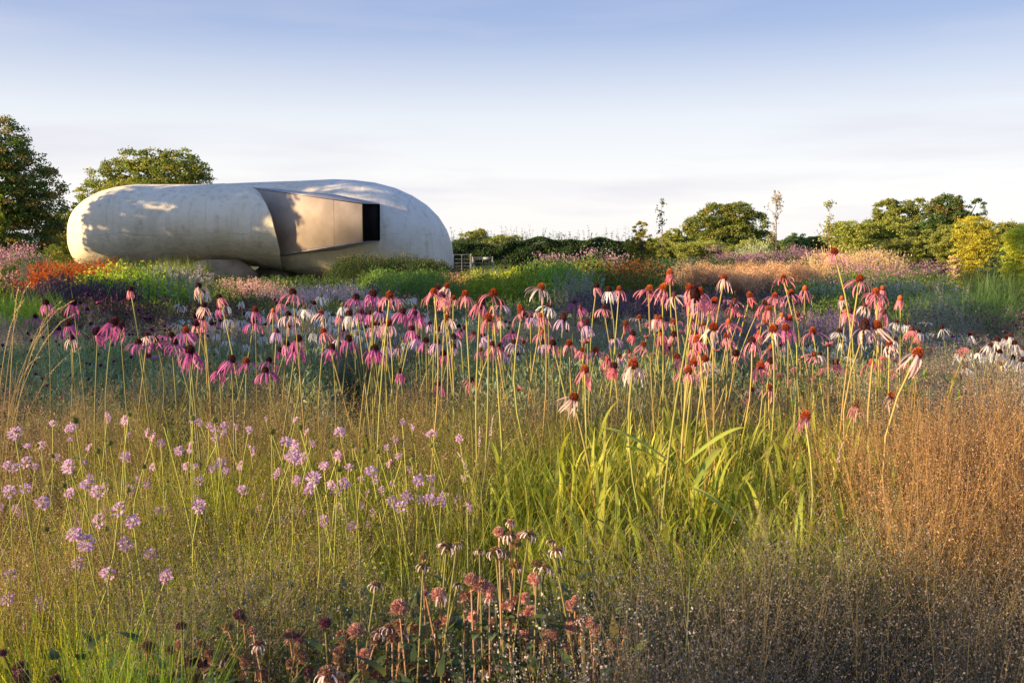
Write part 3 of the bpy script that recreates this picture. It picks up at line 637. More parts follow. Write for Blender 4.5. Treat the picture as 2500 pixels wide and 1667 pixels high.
def mk_mound(h, r, c0, c1, n, leaf, top=None, ntop=0, tleaf=.03, asp=.35, upr=.8, tm=1, blob=0):
    """leafy mound, optionally flowering on top; blob>0 gathers the flowers in flat heads"""
    def f(g):
        d = nrm(R.normal(size=(n, 3))); d[:, 2] = np.abs(d[:, 2]); q = R.uniform(.55, 1, (n, 1)) ** .5
        P = d * q * [r, r, h]; P[:, 2] *= (1 + .12 * np.sin(P[:, 0] * 9 / r) * np.sin(P[:, 1] * 8 / r))
        A = R.normal(size=(n, 3)) * .6 + d * .5 + [0, 0, upr]
        leaves(g, P, A, leaf * R.uniform(.6, 1.4, n), leaf * asp * R.uniform(.6, 1.4, n), mixcol(c0, c1, n, .22))
        if ntop:
            if blob:
                nb = max(1, ntop // blob); dc = nrm(R.normal(size=(nb, 3))); dc[:, 2] = np.abs(dc[:, 2]) * .9 + .25; dc = nrm(dc)
                k = R.integers(0, nb, ntop); hs = tleaf * 2.8
                P = dc[k] * [r, r, h] * 1.03 + R.normal(size=(ntop, 3)) * [hs, hs, hs * .38] + np.stack([0 * k, 0 * k, R.random(nb)[k] * h * .12], 1)
                C = mixcol(*top, ntop, .2) * (R.random(nb)[k][:, None] * .4 + .8)
            else:
                d = nrm(R.normal(size=(ntop, 3))); d[:, 2] = np.abs(d[:, 2]) * .8 + .2; P = d * [r, r, h] * R.uniform(.97, 1.1, (ntop, 1)); C = mixcol(*top, ntop, .2)
            leaves(g, P, R.normal(size=(ntop, 3)) * [1, 1, .5], tleaf * R.uniform(.6, 1.3, ntop), tleaf * .7 * R.uniform(.7, 1.3, ntop), C, tm)
        return [M_LEAF, M_PETAL]
    return f
def mk_lance(n, h, L, W, c0, c1, K=7, oval=0.0, rise=.75):
    """broad arching leaves from the base and along short stems"""
    def f(g):
        a = R.uniform(0, 6.28, n); z0 = R.uniform(0, h * .55, n) ** 1.0; P = np.stack([R.normal(size=n) * .05, R.normal(size=n) * .05, z0], 1); tipc = mixcol(c0, c1, n); bt = R.random(n) < .16; tipc[bt] = jcol((.30, .20, .07), bt.sum())
        l = L * R.uniform(.6, 1.2, n); ri = R.uniform(.5 if rise < .9 else .84, 1, n) * rise
        blades(g, P, a, l * ri, l * np.sqrt(np.clip(1 - ri ** 2, .05, 1)) * R.uniform(.5, 1.0, n), W * R.uniform(.6, 1.25, n), mixcol(c0, c1, n) * .8, tipc, K, 0, .55, R.uniform(.1, .45, n)[:, None, None], bulge=oval); return M_LEAF
    return f
GRN = ((.05, .085, .022), (.10, .15, .035)); DGR = ((.028, .05, .018), (.06, .09, .03)); SIL = ((.10, .14, .10), (.19, .24, .19)); BRG = ((.07, .14, .02), (.14, .24, .035)); LIM = ((.20, .26, .03), (.33, .36, .04))
# ================= near planting
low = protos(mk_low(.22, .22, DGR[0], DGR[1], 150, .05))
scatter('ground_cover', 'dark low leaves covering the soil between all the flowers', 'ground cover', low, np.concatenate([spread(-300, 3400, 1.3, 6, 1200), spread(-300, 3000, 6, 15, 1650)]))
hz_dark = protos(mk_haze(.67, 24, 44, ((.06, .065, .03), (.14, .12, .07)), (.08, .072, .065), (.23, .21, .19), .17, .0054, .0026, .0022), 5)
scatter('haze_grass', 'grey airy seed haze of fine grass along the shaded bottom right', 'grass', hz_dark, np.concatenate([spread(1400, 2620, 1.45, 2.45, 175, .2), spread(2600, 3400, 1.6, 3.2, 90, .1), spread(900, 1400, 2.1, 2.4, 8, .2), spread(350, 1000, 2.0, 2.4, 16, .2)]), (.8, 1.12), .1)
hz_gold = protos(mk_haze(.84, 26, 50, ((.11, .13, .03), (.27, .17, .075)), (.20, .115, .065), (.52, .34, .20), .26, .0052, .0025, .0028, hs=.5), 5)
scatter('golden_grass', 'orange-gold airy grass lit by the sun at the right edge', 'grass', hz_gold, np.concatenate([spread(2240, 2620, 2.6, 4.3, 92, .4), spread(2030, 2350, 2.7, 4.2, 26, .4), spread(2600, 2950, 2.8, 4.3, 50, .1)]), (.8, 1.12), .08)
hz_brn = protos(mk_haze(.66, 24, 52, ((.10, .12, .03), (.20, .15, .07)), (.17, .11, .075), (.46, .33, .22), .2, .0052, .0025, stw=.0022), 5)
scatter('brown_grass', 'brown-pink airy seed haze behind the lilac scabious flowers', 'grass', hz_brn, np.concatenate([spread(-100, 1330, 4.0, 5.8, 100, .1), spread(-100, 330, 2.4, 3.6, 22, .2), spread(-60, 1000, 2.25, 3.2, 14, .2), spread(1300, 2200, 5.2, 6.4, 34, .2), spread(480, 1180, 3.0, 3.6, 10, .2)]), (.82, 1.15), .1)
stm = protos(mk_blades(.66, 52, .1, .0040, (.07, .12, .018), (.32, .33, .055), .16, .12, 6, .05, .5), 5)
scatter('scabious_stems', 'bright green thin stems and leaves below the lilac scabious flowers', 'stems', stm, np.concatenate([spread(300, 1120, 2.5, 3.9, 230, .12), spread(250, 900, 2.25, 2.6, 34, .2), spread(-80, 420, 2.3, 3.6, 75, .2), spread(-420, -100, 2.3, 4.0, 40, .1)]), (.58, 1.0), .12)
fer = protos(mk_low(.52, .2, (.09, .15, .03), (.31, .33, .06), 420, .026), 4)
scatter('scabious_leaves', 'feathery green leaves among the scabious stems', 'leaves', fer, spread(150, 1080, 2.6, 3.9, 150, .12), (.52, .85))
upg = protos(mk_blades(.66, 40, .1, .0055, (.09, .13, .02), (.24, .26, .045), .18, .15, 6, .05, .7), 4)
scatter('meadow_grass', 'upright green grass between the tall coneflower stems', 'grass', upg, np.concatenate([spread(1100, 2180, 3.0, 5.2, 300, .12), spread(1850, 2250, 3.0, 4.4, 50, .1), spread(200, 1250, 3.3, 5.6, 190, .1), spread(1350, 2300, 2.3, 3.0, 90, .15)]), (.8, 1.12), .12)
lan = protos(mk_lance(38, .66, .27, .0115, (.11, .16, .025), (.28, .29, .05), 8, .8, .97), 5)
scatter('coneflower_leaves', 'long lance shaped leaves at the foot of the tall coneflowers', 'leaves', lan, np.concatenate([spread(1260, 2200, 2.9, 4.8, 190, .12), spread(1540, 1800, 2.9, 4.0, 50, .2), spread(1930, 2200, 3.1, 4.2, 46, .2)]), (.85, 1.25), .1)
stk = protos(mk_blades(1.0, 10, .1, .0052, (.26, .16, .07), (.36, .35, .10), .16, .08, 7, .09, .55, jc=.3), 5)
scatter('flower_stalks', 'crowded straw and yellow-green stalks between the tall coneflower stems', 'stems', stk, np.concatenate([spread(1250, 2220, 3.2, 5.0, 78, .15), spread(1560, 1780, 3.2, 4.2, 18, .2)]), (.50, .86), .08)
ova = protos(mk_lance(20, .34, .17, .045, (.06, .12, .03), (.13, .20, .045), 6, 1.2, .7), 4)
scatter('broad_leaves', 'broad green leaves in front of the coneflower stems', 'leaves', ova, np.concatenate([spread(1180, 1900, 2.6, 3.2, 95, .15), spread(1150, 1600, 2.45, 2.7, 30, .2)]), (.75, 1.15), .15)
mon = protos(mk_lance(40, .95, .062, .0095, (.035, .06, .025), (.085, .12, .045), 5, 1.4, .55), 4)
scatter('bergamot_leaves', 'dark oval leaves under the faded bergamot heads', 'leaves', mon, np.concatenate([spread(-60, 420, 1.5, 1.85, 34, .2), spread(400, 1560, 1.6, 2.4, 150, .15)]), (.9, 1.25), .15)
cal = protos(mk_spike(.64, 14, .16, (.08, .10, .05), (.46, .42, .40), (.70, .64, .60), 52, .5, .0055, .022, ((.06, .08, .04), (.12, .14, .08)), .7, 60), 4)
scatter('calamint', 'cloud of tiny whitish flowers between the faded bergamot heads', 'flowers', cal, np.concatenate([spread(1150, 1520, 1.75, 2.1, 34, .15), spread(1270, 1400, 2.2, 2.35, 5, .2)]), (.8, 1.15), .1)
ams = protos(mk_blades(.76, 120, .1, .0045, (.08, .16, .02), (.19, .33, .04), .18, .1, 5, .05, .8), 3)
scatter('feathery_clump', 'bright green feathery clump at the bottom left corner', 'plant', ams, np.concatenate([spread(225, 320, 1.70, 1.84, 10, .2), spread(60, 160, 1.66, 1.76, 5, .2)]), (.85, 1.1), .1)
sil = protos(mk_mound(.60, .32, (.11, .15, .09), (.22, .27, .19), 800, .042, asp=.22), 4)
scatter('silver_foliage', 'silvery green foliage between the magenta flowers on the left and behind the pink ones', 'foliage', sil, np.concatenate([spread(-80, 760, 5.6, 8.6, 170, .1), spread(1120, 1620, 5.9, 9.0, 100, .1), spread(1580, 2200, 6.5, 8.5, 60, .2), spread(900, 1150, 7, 9, 20)]), (.8, 1.2))
grw = protos(mk_haze(.6, 22, 50, ((.10, .13, .05), (.18, .18, .10)), (.22, .19, .17), (.38, .34, .32), .2, .008, .004, .003), 4)
scatter('mist_grass', 'grey-violet mist of grass crossing the middle of the garden', 'grass', grw, np.concatenate([spread(880, 2600, 8.0, 14, 430, .1), spread(-150, 900, 8.5, 13, 240, .1), spread(2150, 2620, 5.0, 8, 130, .2), spread(2600, 3300, 3.0, 12, 260, .1)]), (.8, 1.15), .1)
lil = protos(mk_mound(.52, .35, (.10, .14, .10), (.16, .20, .14), 350, .045, ((.40, .36, .46), (.60, .57, .64)), 70, .020, .35), 4)
scatter('pale_lilac_flowers', 'mist of tiny pale lilac flowers behind the pink coneflowers', 'flowers', lil, np.concatenate([spread(560, 1250, 8.5, 13, 130, .15), spread(1050, 1700, 10, 15.5, 110, .15), spread(1950, 2400, 8.5, 11, 40, .2)]), (.8, 1.15))
whf = protos(mk_mound(.55, .3, (.10, .14, .08), (.16, .20, .11), 260, .045, ((.50, .50, .52), (.68, .68, .70)), 90, .022, .3, blob=13), 4)
scatter('white_flower_drift', 'soft far drift of white flowers left of the middle', 'flowers', whf, spread(480, 1000, 9.5, 13.5, 80, .15), (.8, 1.15))
# ================= middle and far beds
def bed(name, label, cat, maker, spots, scale=(.85, 1.15), nv=3, **k):
    return scatter(name, label, cat, protos(maker, nv), np.concatenate([spread(*s[:5], s[5] * 2.2 if len(s) > 5 else .15) for s in spots]), scale, **k)
bed('purple_salvia', 'dark violet salvia spikes in the left bed below the orange flowers', 'salvia', mk_spike(.80, 26, .3, (.06, .06, .04), (.09, .045, .10), (.17, .09, .18), 30, .3, .03, .02, DGR), [(60, 330, 16.5, 19.5, 60, .1)])
bed('purple_salvia', 'purple salvia drift in the middle, behind the pink coneflowers', 'salvia', mk_spike(.68, 20, .3, (.09, .09, .06), (.12, .065, .12), (.22, .13, .21), 26, .4, .03, .022, DGR), [(1390, 1850, 13.5, 17, 95, .15), (1720, 1950, 16, 19, 20, .2), (930, 1060, 17, 19, 10, .2)])
bed('catmint', 'small bright violet patch beside the stem of the tallest coneflower', 'flowers', mk_spike(.62, 24, .3, (.08, .10, .06), (.24, .13, .34), (.38, .24, .48), 26, .3, .028, .025, GRN), [(2000, 2110, 11.5, 13.0, 14, .2), (1780, 2000, 12, 14, 6, .3)])
bed('dark_dianthus_bed', 'very dark plum mass behind the magenta flowers on the left', 'foliage', mk_mound(.62, .4, (.03, .035, .025), (.06, .05, .04), 420, .05, ((.10, .03, .06), (.20, .05, .11)), 90, .03, .35), [(130, 620, 11.5, 15.5, 120, .1)])
bed('green_clump', 'fresh green rounded clump at the left edge, lower left of the salvia', 'foliage', mk_blades(.95, 150, .3, .012, BRG[0], BRG[1], .28, .15, 5, .18), [(-120, 165, 12.2, 14.2, 30, .1)], (.8, 1.05))
bed('bluestar_mound', 'bright green mounds below the orange flowers', 'foliage', mk_mound(.92, .65, BRG[0], (.17, .27, .035), 1500, .07, ((.22, .27, .04), (.32, .34, .05)), 160, .06, .3, 1.2, 0), [(230, 450, 17.5, 20.5, 32, .1)])
bed('yellow_green_mound', 'yellow-green tips beside the grey spires left of the boulder', 'foliage', mk_blades(.98, 130, .3, .016, LIM[0], LIM[1], .3, .1, 4, .2), [(365, 420, 19.5, 21, 9, .1)])
bed('pale_spires', 'grey-green spires between the green mound and the boulder', 'plant', mk_spike(1.0, 12, .3, (.14, .18, .12), (.22, .27, .20), (.34, .38, .30), 50, .2, .03, .035), [(400, 470, 17.5, 20, 14, .1), (1380, 1440, 17, 19, 10, .1), (2270, 2320, 11.5, 12.5, 7, .1), (1640, 1690, 24, 26, 10, .1)])
HEL = ((.34, .055, .012), (.60, .14, .02))
bed('helenium', 'band of burnt orange flowers in front of the left end of the pavilion', 'flowers', mk_mound(.92, .5, GRN[0], GRN[1], 350, .06, HEL, 260, .045, .35, blob=7), [(95, 285, 22.5, 25.5, 46, .1)], (.95, 1.12))
bed('helenium', 'band of red-brown flowers right of the middle, in front of the long hedge', 'flowers', mk_mound(.95, .5, GRN[0], GRN[1], 420, .06, ((.20, .05, .015), (.36, .11, .03)), 170, .045, .35, blob=7), [(1440, 1600, 21, 26, 56, .1)], (.9, 1.15))
bed('joe_pye_weed', 'dusty pink flower heads under the dark tree at the left edge', 'flowers', mk_mound(1.22, .55, DGR[0], GRN[0], 600, .07, ((.34, .17, .22), (.54, .34, .38)), 330, .045, .4, blob=30), [(-80, 95, 24.5, 29, 50, .1)], (.9, 1.15))
bed('joe_pye_weed', 'row of dusty pink flower heads below the field tree', 'flowers', mk_mound(1.15, .6, DGR[0], GRN[0], 520, .08, ((.30, .15, .22), (.52, .32, .40)), 300, .05, .4, blob=24), [(1720, 2010, 36, 40, 60, .1), (1900, 2020, 41, 44, 10, .1)], (.9, 1.15))
bed('joe_pye_weed', 'pink flower heads at the foot of the dark bush on the right', 'flowers', mk_mound(.95, .5, GRN[0], GRN[1], 420, .06, ((.36, .17, .24), (.58, .34, .40)), 130, .04, .35, blob=22), [(2030, 2290, 22, 30, 64, .12)], (.85, 1.15))
bed('pink_haze_flowers', 'pink flower heads on the rise before the long hedge', 'flowers', mk_mound(1.10, .55, GRN[0], (.13, .18, .06), 420, .08, ((.40, .25, .31), (.56, .38, .43)), 110, .05, .35, blob=20), [(1300, 1520, 30, 34, 44, .1)], (.85, 1.15))
bed('grey_aster', 'grey fluffy plants between field tree and pink row', 'plant', mk_mound(1.7, .6, (.16, .19, .13), (.26, .29, .22), 900, .09), [(1790, 1880, 44, 46, 8, .2)])
bed('gaura', 'salmon and white wand flowers in front of the boulder', 'flowers', mk_spike(.72, 20, .4, (.12, .12, .06), (.60, .32, .26), (.80, .58, .52), 14, .55, .035, .05, GRN, .7), [(545, 700, 23, 27, 34, .1), (665, 720, 18, 20, 8, .2)], (.7, 1.0))
bed('gaura', 'pale pink and white flower haze below the dark gap under the pavilion', 'flowers', mk_spike(.80, 20, .4, (.12, .13, .07), (.62, .44, .44), (.82, .72, .70), 16, .45, .034, .045, GRN, .7), [(745, 880, 17.5, 21.0, 34, .15)], (.7, 1.0))
bed('verbena', 'lilac dotted stems below the middle of the pavilion', 'flowers', mk_spike(.86, 12, .45, (.10, .12, .06), (.36, .29, .42), (.54, .48, .58), 6, .8, .04, .06, GRN, .8), [(340, 500, 24, 30, 22, .1), (250, 400, 26, 30, 6, .2)], (.85, 1.15))
bed('switch_grass', 'tall soft green grass before the belly of the pavilion, left of the boulder', 'grass', mk_blades(1.2, 120, .4, .014, (.09, .13, .04), (.16, .21, .07), .3, .1, 5, .2), [(405, 480, 33, 36, 18, .03)], (.85, 1.15))
bed('switch_grass', 'soft grass fringe along the left end of the pavilion', 'grass', mk_blades(1.25, 110, .4, .014, (.12, .15, .06), (.20, .22, .09), .3, .1, 5, .2), [(130, 400, 33, 38, 60, .1)], (.7, 1.05))
bed('border_shrub', 'wide dark green rounded shrub against the right belly of the pavilion', 'shrub', mk_mound(1.18, .9, (.020, .038, .016), (.042, .068, .024), 3000, .06, ((.14, .08, .04), (.20, .12, .06)), 90, .04, .4, .7, 0), [(845, 1065, 35, 38.5, 30, .1)], (.85, 1.05))
bed('bluestar_mound', 'mid green feathery mass below the wide dark shrub', 'foliage', mk_mound(.92, .6, (.05, .10, .03), (.10, .17, .045), 1500, .06, asp=.25, upr=1.0), [(925, 1075, 19, 23.5, 46, .1)], (.9, 1.1))
bed('low_planting', 'dark low planting filling the middle distance beds', 'foliage', mk_mound(.6, .6, DGR[0], GRN[0], 420, .08), [(-200, 2700, 22.5, 34, 520, .05)], (.8, 1.15))
bed('low_planting', 'dull green low planting between mist grass and beds', 'foliage', mk_mound(.55, .5, DGR[0], (.09, .13, .05), 420, .06), [(-200, 2700, 13.5, 19.0, 620, .05)], (.8, 1.15))
bed('verge_grass', 'rough green grass around the pavilion and hedge feet', 'grass', mk_blades(.24, 160, .4, .014, GRN[0], (.14, .17, .05), .3, .15, 4, .3), [(-300, 2800, 34, 66, 900, .05)], (.7, 1.2))
bed('rusty_grass', 'rusty brown haze of low plants below the metal gates', 'grass', mk_mound(.72, .6, (.14, .09, .04), (.25, .16, .08), 900, .06, ((.30, .18, .12), (.42, .28, .18)), 300, .04), [(1060, 1215, 22, 27, 60, .12)], (.85, 1.1))
bed('lime_foliage', 'sunlit yellow-green foliage slope right of the rusty haze', 'foliage', mk_mound(.88, .65, (.15, .22, .03), (.26, .31, .04), 1500, .07, LIM, 260, .06, .3, 1.1), [(1180, 1345, 20, 23.5, 46, .1), (1240, 1420, 25, 28, 44, .1)], (.85, 1.08))
bed('bluestar_mound', 'deep green foliage mound between yellow-green slope and red-brown flowers', 'foliage', mk_mound(1.02, .65, (.05, .11, .025), (.11, .20, .035), 1500, .07, asp=.25, upr=1.2), [(1290, 1480, 20.5, 25.5, 66, .1)], (.85, 1.08))
bed('feather_grass', 'soft grey-green grasses on the rise before the long hedge', 'grass', mk_blades(.98, 120, .4, .014, (.10, .15, .05), (.19, .24, .09), .3, .1, 4, .3), [(1190, 1560, 29, 36, 110, .08)], (.8, 1.1))
bed('dark_mound', 'dark green low mound below the yellowish and olive trees', 'foliage', mk_mound(1.05, .8, (.03, .06, .03), (.06, .10, .045), 1200, .08), [(1590, 1760, 33, 38, 40, .1)], (.85, 1.1))
bed('orange_grass', 'apricot cloud of fine grass below the dusty pink row', 'grass', mk_haze(.95, 40, 60, ((.20, .16, .05), (.34, .22, .10)), (.38, .24, .14), (.58, .40, .25), .4, .03, .014, .006, pr=.16), [(1690, 1960, 24, 28, 60, .12)], (.85, 1.1))
bed('golden_meadow', 'olive-gold grasses in front of the dusty pink row', 'grass', mk_blades(.95, 110, .4, .012, (.16, .15, .04), (.30, .25, .07), .3, .1, 4, .3), [(1750, 2060, 29, 35, 80, .1)], (.85, 1.1))
bed('pale_spike_grass', 'upright straw coloured spikes catching the sun before the dark bush', 'grass', mk_spike(1.35, 26, .5, (.35, .28, .12), (.62, .48, .26), (.82, .68, .42), 22, .35, .07, .02, None, .35), [(2010, 2190, 33, 36, 56, .08)], (.85, 1.08))
bed('silver_spires', 'whitish silver spires in the right hand bed', 'plant', mk_spike(.85, 20, .4, (.20, .24, .18), (.34, .40, .37), (.50, .55, .52), 10, .3, .035, .025, GRN, .45), [(2100, 2330, 17, 20, 24, .15), (1990, 2060, 17.5, 19, 8, .2)], (.85, 1.15))
bed('green_fountain_grass', 'large fountain of green grass in front of the shrub columns', 'grass', mk_blades(1.0, 170, .4, .011, (.06, .11, .035), (.12, .20, .06), .42, .25, 6, .2), [(2255, 2460, 12.5, 15.5, 44, .1)], (.85, 1.12))
bed('tall_reed', 'tall dark green reed clump between the two shrub columns', 'grass', mk_blades(1.15, 150, .4, .014, (.04, .08, .03), (.08, .13, .05), .35, .1, 6, .2), [(2400, 2450, 16, 18, 10, .15)], (.9, 1.05))
bed('mixed_green', 'mid green leafy plants around the silver spires', 'foliage', mk_mound(.72, .5, GRN[0], (.12, .18, .06), 600, .06, ((.45, .14, .05), (.6, .3, .08)), 20, .04), [(1920, 2300, 15, 22, 130, .1)], (.8, 1.1))
bed('deep_plum_flowers', 'scattered plum coloured dots at the right edge of the mist', 'flowers', mk_mound(.62, .3, DGR[0], GRN[0], 200, .04, ((.14, .04, .08), (.26, .08, .15)), 60, .025, .3, blob=9), [(2380, 2600, 9, 12, 26, .2), (2200, 2330, 10.5, 12, 10, .2)])
# ------------------------------------------------------------ single flowers
NTH = ['', 'second ', 'third ', 'fourth ', 'fifth ', 'sixth ', 'seventh ', 'eighth ', 'ninth ', 'tenth ', 'eleventh ', 'twelfth ', 'thirteenth ', 'fourteenth ', 'fifteenth ', 'sixteenth ', 'seventeenth ', 'eighteenth ', 'nineteenth ', 'twentieth ', 'twenty-first ', 'twenty-second ', 'twenty-third ', 'twenty-fourth ', 'twenty-fifth ', 'twenty-sixth ', 'twenty-seventh ', 'twenty-eighth ']
ZONES = [(-99, 90, 'the tall dark left tree'), (90, 165, 'the gap left of the pavilion'), (165, 240, 'the pavilion\'s left end'), (240, 310, 'the orange flower band\'s right end'), (310, 380, 'the broad tree behind the pavilion'),
    (380, 450, 'the soft grass before the pavilion'), (450, 515, 'the shell left of the boulder'), (515, 575, 'the boulder\'s left half'), (575, 645, 'the boulder\'s right half'), (645, 715, 'the curved lip of the shell'), (715, 785, 'the bronze window box\'s left part'),
    (785, 845, 'the bronze window box\'s middle'), (845, 890, 'the window box\'s mouth edge'), (890, 935, 'the black window opening'), (935, 985, 'the shell right of the window'), (985, 1035, 'the wide dark shrub\'s middle'), (1035, 1075, 'the wide dark shrub\'s right end'), (1075, 1112, 'the pavilion\'s right tip'),
    (1112, 1155, 'the left gate'), (1155, 1205, 'the gate with the plate'), (1205, 1265, 'the long hedge\'s left end'), (1265, 1335, 'the long hedge\'s middle'), (1335, 1400, 'the pink flowers on the rise'), (1400, 1455, 'the red-brown flowers\' left end'), (1455, 1505, 'the red-brown flowers\' middle'), (1505, 1545, 'the long hedge\'s right end'),
    (1545, 1580, 'the yellowish tree'), (1580, 1612, 'the yellowish tree\'s thin trunk'), (1612, 1640, 'the low olive tree'), (1640, 1670, 'the low olive tree\'s right edge'), (1670, 1698, 'the field tree\'s left edge'), (1698, 1735, 'the field tree\'s left half'), (1735, 1775, 'the field tree\'s crown'), (1775, 1815, 'the field tree\'s right half'), (1815, 1855, 'the field tree\'s right edge'),
    (1855, 1900, 'the half-bare young tree'), (1900, 1940, 'the dark round tree'), (1940, 1990, 'the dark round tree\'s right edge'), (1990, 2060, 'the leafy young tree'), (2060, 2110, 'the golden willow bush'), (2110, 2150, 'the domed tree\'s left side'), (2150, 2200, 'the domed tree\'s top'), (2200, 2255, 'the domed tree\'s right side'), (2255, 2320, 'the dark tree with arching shoots'), (2320, 2400, 'the yellow-green shrub column'), (2400, 2460, 'the gap between the shrub columns'), (2460, 2700, 'the right edge shrub column')]
REG = []          # (object, category word, look, px, py)
def reg(o, word, look, px, py, group): REG.append((o, word, look, px, py, group))
def finish_labels():
    by = {}
    for o, word, look, px, py, gr in REG:
        z = next((z for z in ZONES if z[0] <= px < z[1]), ZONES[-1])
        by.setdefault((word, z[2]), []).append((py, o, look, gr))
    for (word, z), L in by.items():
        L.sort(key=lambda t: t[0]); names = {}
        for i, (py, o, look, gr) in enumerate(L):
            pos = 'the only one' if len(L) == 1 else ('lowest one' if i == len(L) - 1 else '%shighest' % NTH[min(i, 27)])
            o['label'] = '%s, %s below %s' % (look, pos, z); o['category'] = word; o['group'] = gr
def place(px, py, Y, base_px=None, jit=.05):
    h = at(px, py, Y); bx = h.x + R.normal() * jit if base_px is None else gx(base_px, Y)
    by = max(1.3, Y + R.normal() * jit)
    return h, Vector((bx, by, 0))
def stem_mesh(h, r0, r1, c0, c1, bow=.012, n=6, name='stem', mat=None, hook=0.0, hdir=0.0):
    """from the origin to local point h"""
    h = np.array(h); t = np.linspace(0, 1, 9)[:, None]; a = R.uniform(0, 6.28); w = np.array([math.cos(a), math.sin(a), 0])
    pts = np.array([0, 0, 0]) * (1 - t) + h * t; pts = pts * np.array([1, 1, 1]); pts[:, :2] = h[:2] * (t ** 1.25)
    pts = pts + w * np.sin(t * math.pi * R.choice([1, 1, 2])) * bow * R.uniform(.3, 1.5)
    g = G(); tube(g, pts, np.linspace(r0, r1, 9), n, c0, c1); return g.mesh(name, mat or M_STEM, True)
PAL = {'pink': ((.68, .20, .29), (.84, .42, .47)), 'rose': ((.60, .13, .20), (.78, .27, .33)), 'pale': ((.82, .55, .55), (.88, .74, .68)), 'magenta': ((.42, .07, .29), (.64, .21, .48)), 'lilac': ((.50, .34, .58), (.70, .56, .74)), 'white': ((.78, .78, .76), (.84, .84, .82))}
STY = {'droop': (.030, .066, .0), 'wide': (.051, .056, .0), 'flat': (.052, .020, .0), 'narrow': (.010, .058, .0), 'bell': (.021, .067, 0), 'cup': (.022, -.024, 0)}
def petal_geo(g, sty, pal, rot, var=.2, seedtwist=0):
    out_, dn, _ = STY[sty]; out_ *= R.uniform(1 - var, 1 + var); dn *= R.uniform(1 - var, 1 + var * .6)
    K = 7; t = np.linspace(0, 1, K); r = .012 + out_ * np.sin(t * math.pi / 2) ** .85
    z = -dn * (1 - np.cos(t * math.pi / 2)) ** .85 if sty != 'flat' else .004 * np.sin(t * 3) - dn * t ** 2
    if sty == 'cup': z = -dn * t ** 1.2; r = .010 + out_ * t ** .8
    side = R.normal() * .010 * t ** 2; side = side + R.normal() * .0035 * np.sin(t * 5)
    w = .0058 * R.uniform(.8, 1.25) * (.65 + .6 * np.sin(math.pi * np.clip(t * .92 + .05, 0, 1))) * (1 - .55 * t ** 6)
    if sty == 'cup': w = w * .75
    tw = R.normal() * .7 * t
    dirs = np.stack([np.cos(tw), np.sin(tw)], 1)
    c0, c1 = PAL[pal]; cc = jcol(np.array(c0) * (1 - R.random()) + np.array(c1) * R.random() * 1.0, 1, .1)[0] if False else None
    f = R.random(); base = np.array(c0) * (1 - f) + np.array(c1) * f
    C = np.stack([np.clip(base * (1.0 - .12 * (1 - x) + .12 * x), 0, .9) for x in t])
    V = []
    for i in range(K):
        for s, lift in ((-1, 0), (0, .0012), (1, 0)):
            x = r[i] + (dirs[i][1] * s * w[i] * .3); y = side[i] + dirs[i][0] * s * w[i] * .5; zz = z[i] + lift + dirs[i][1] * s * w[i] * .3
            V.append((x * math.cos(rot) - y * math.sin(rot), x * math.sin(rot) + y * math.cos(rot), zz))
    Q = []
    for i in range(K - 1):
        a = i * 3; Q += [(a, a + 1, a + 4, a + 3), (a + 1, a + 2, a + 5, a + 4)]
    g.add(V, Q, np.repeat(C, 3, 0))
_rings, _pets, _cones, _leafm = {}, {}, {}, []
def ring(sty, pal):
    k = (sty, pal)
    if k not in _rings:
        _rings[k] = []
        for i in range(4):
            g = G(); n = R.integers(14, 21) if sty != 'cup' else 14
            miss = [.04, .10, .28, .15][i]
            for j in range(n):
                if R.random() > miss: petal_geo(g, sty, pal, j * 2 * math.pi / n + R.normal() * .16)
            _rings[k].append(g.mesh('petal_ring', M_PETAL, True))
    return _rings[k][R.integers(0, 4)]
def petal(sty, pal):
    k = (sty, pal)
    if k not in _pets:
        _pets[k] = []
        for i in range(8):
            g = G(); petal_geo(g, sty, pal, 0); _pets[k].append(g.mesh('petal', M_PETAL, True))
    return _pets[k][R.integers(0, 8)]
CONEC = {'red': ((.10, .018, .010), (.50, .11, .02)), 'rust': ((.14, .03, .012), (.66, .20, .04)), 'dark': ((.035, .010, .012), (.13, .03, .025)), 'green': ((.10, .12, .04), (.30, .27, .11))}
def cone(kind, tall=1.0):
    k = (kind, tall > 1.1)
    if k not in _cones:
        _cones[k] = []
        for i in range(3):
            g = G(); a, b = CONEC[kind]; H = .020 * (1.3 if k[1] else 1)
            dome(g, (0, 0, 0), .0145, H, 12, 6, a, a, -.45)
            n = 190; q = np.arange(n) + .5; ph = np.arccos(1 - 1.35 * q / n); th = math.pi * (1 + 5 ** .5) * q
            D = np.stack([np.cos(th) * np.sin(ph), np.sin(th) * np.sin(ph), np.cos(ph)], 1); P = D * [.0155, .0155, H * 1.08]
            A = D + [0, 0, .45]
            top = D[:, 2:3] * .5 + .5; C = np.array(a) * (1 - top * .7) * 1.3 + np.array(b) * (.45 + top * .55)
            leaves(g, P, A, .0075, .0030, jcol(C, n, .25), 0)
            leaves(g, P, A, .0068, .0030, jcol(C * .8, n, .25), 0)
            _cones[k].append(g.mesh('cone', M_CONE))
    return _cones[k][R.integers(0, 3)]
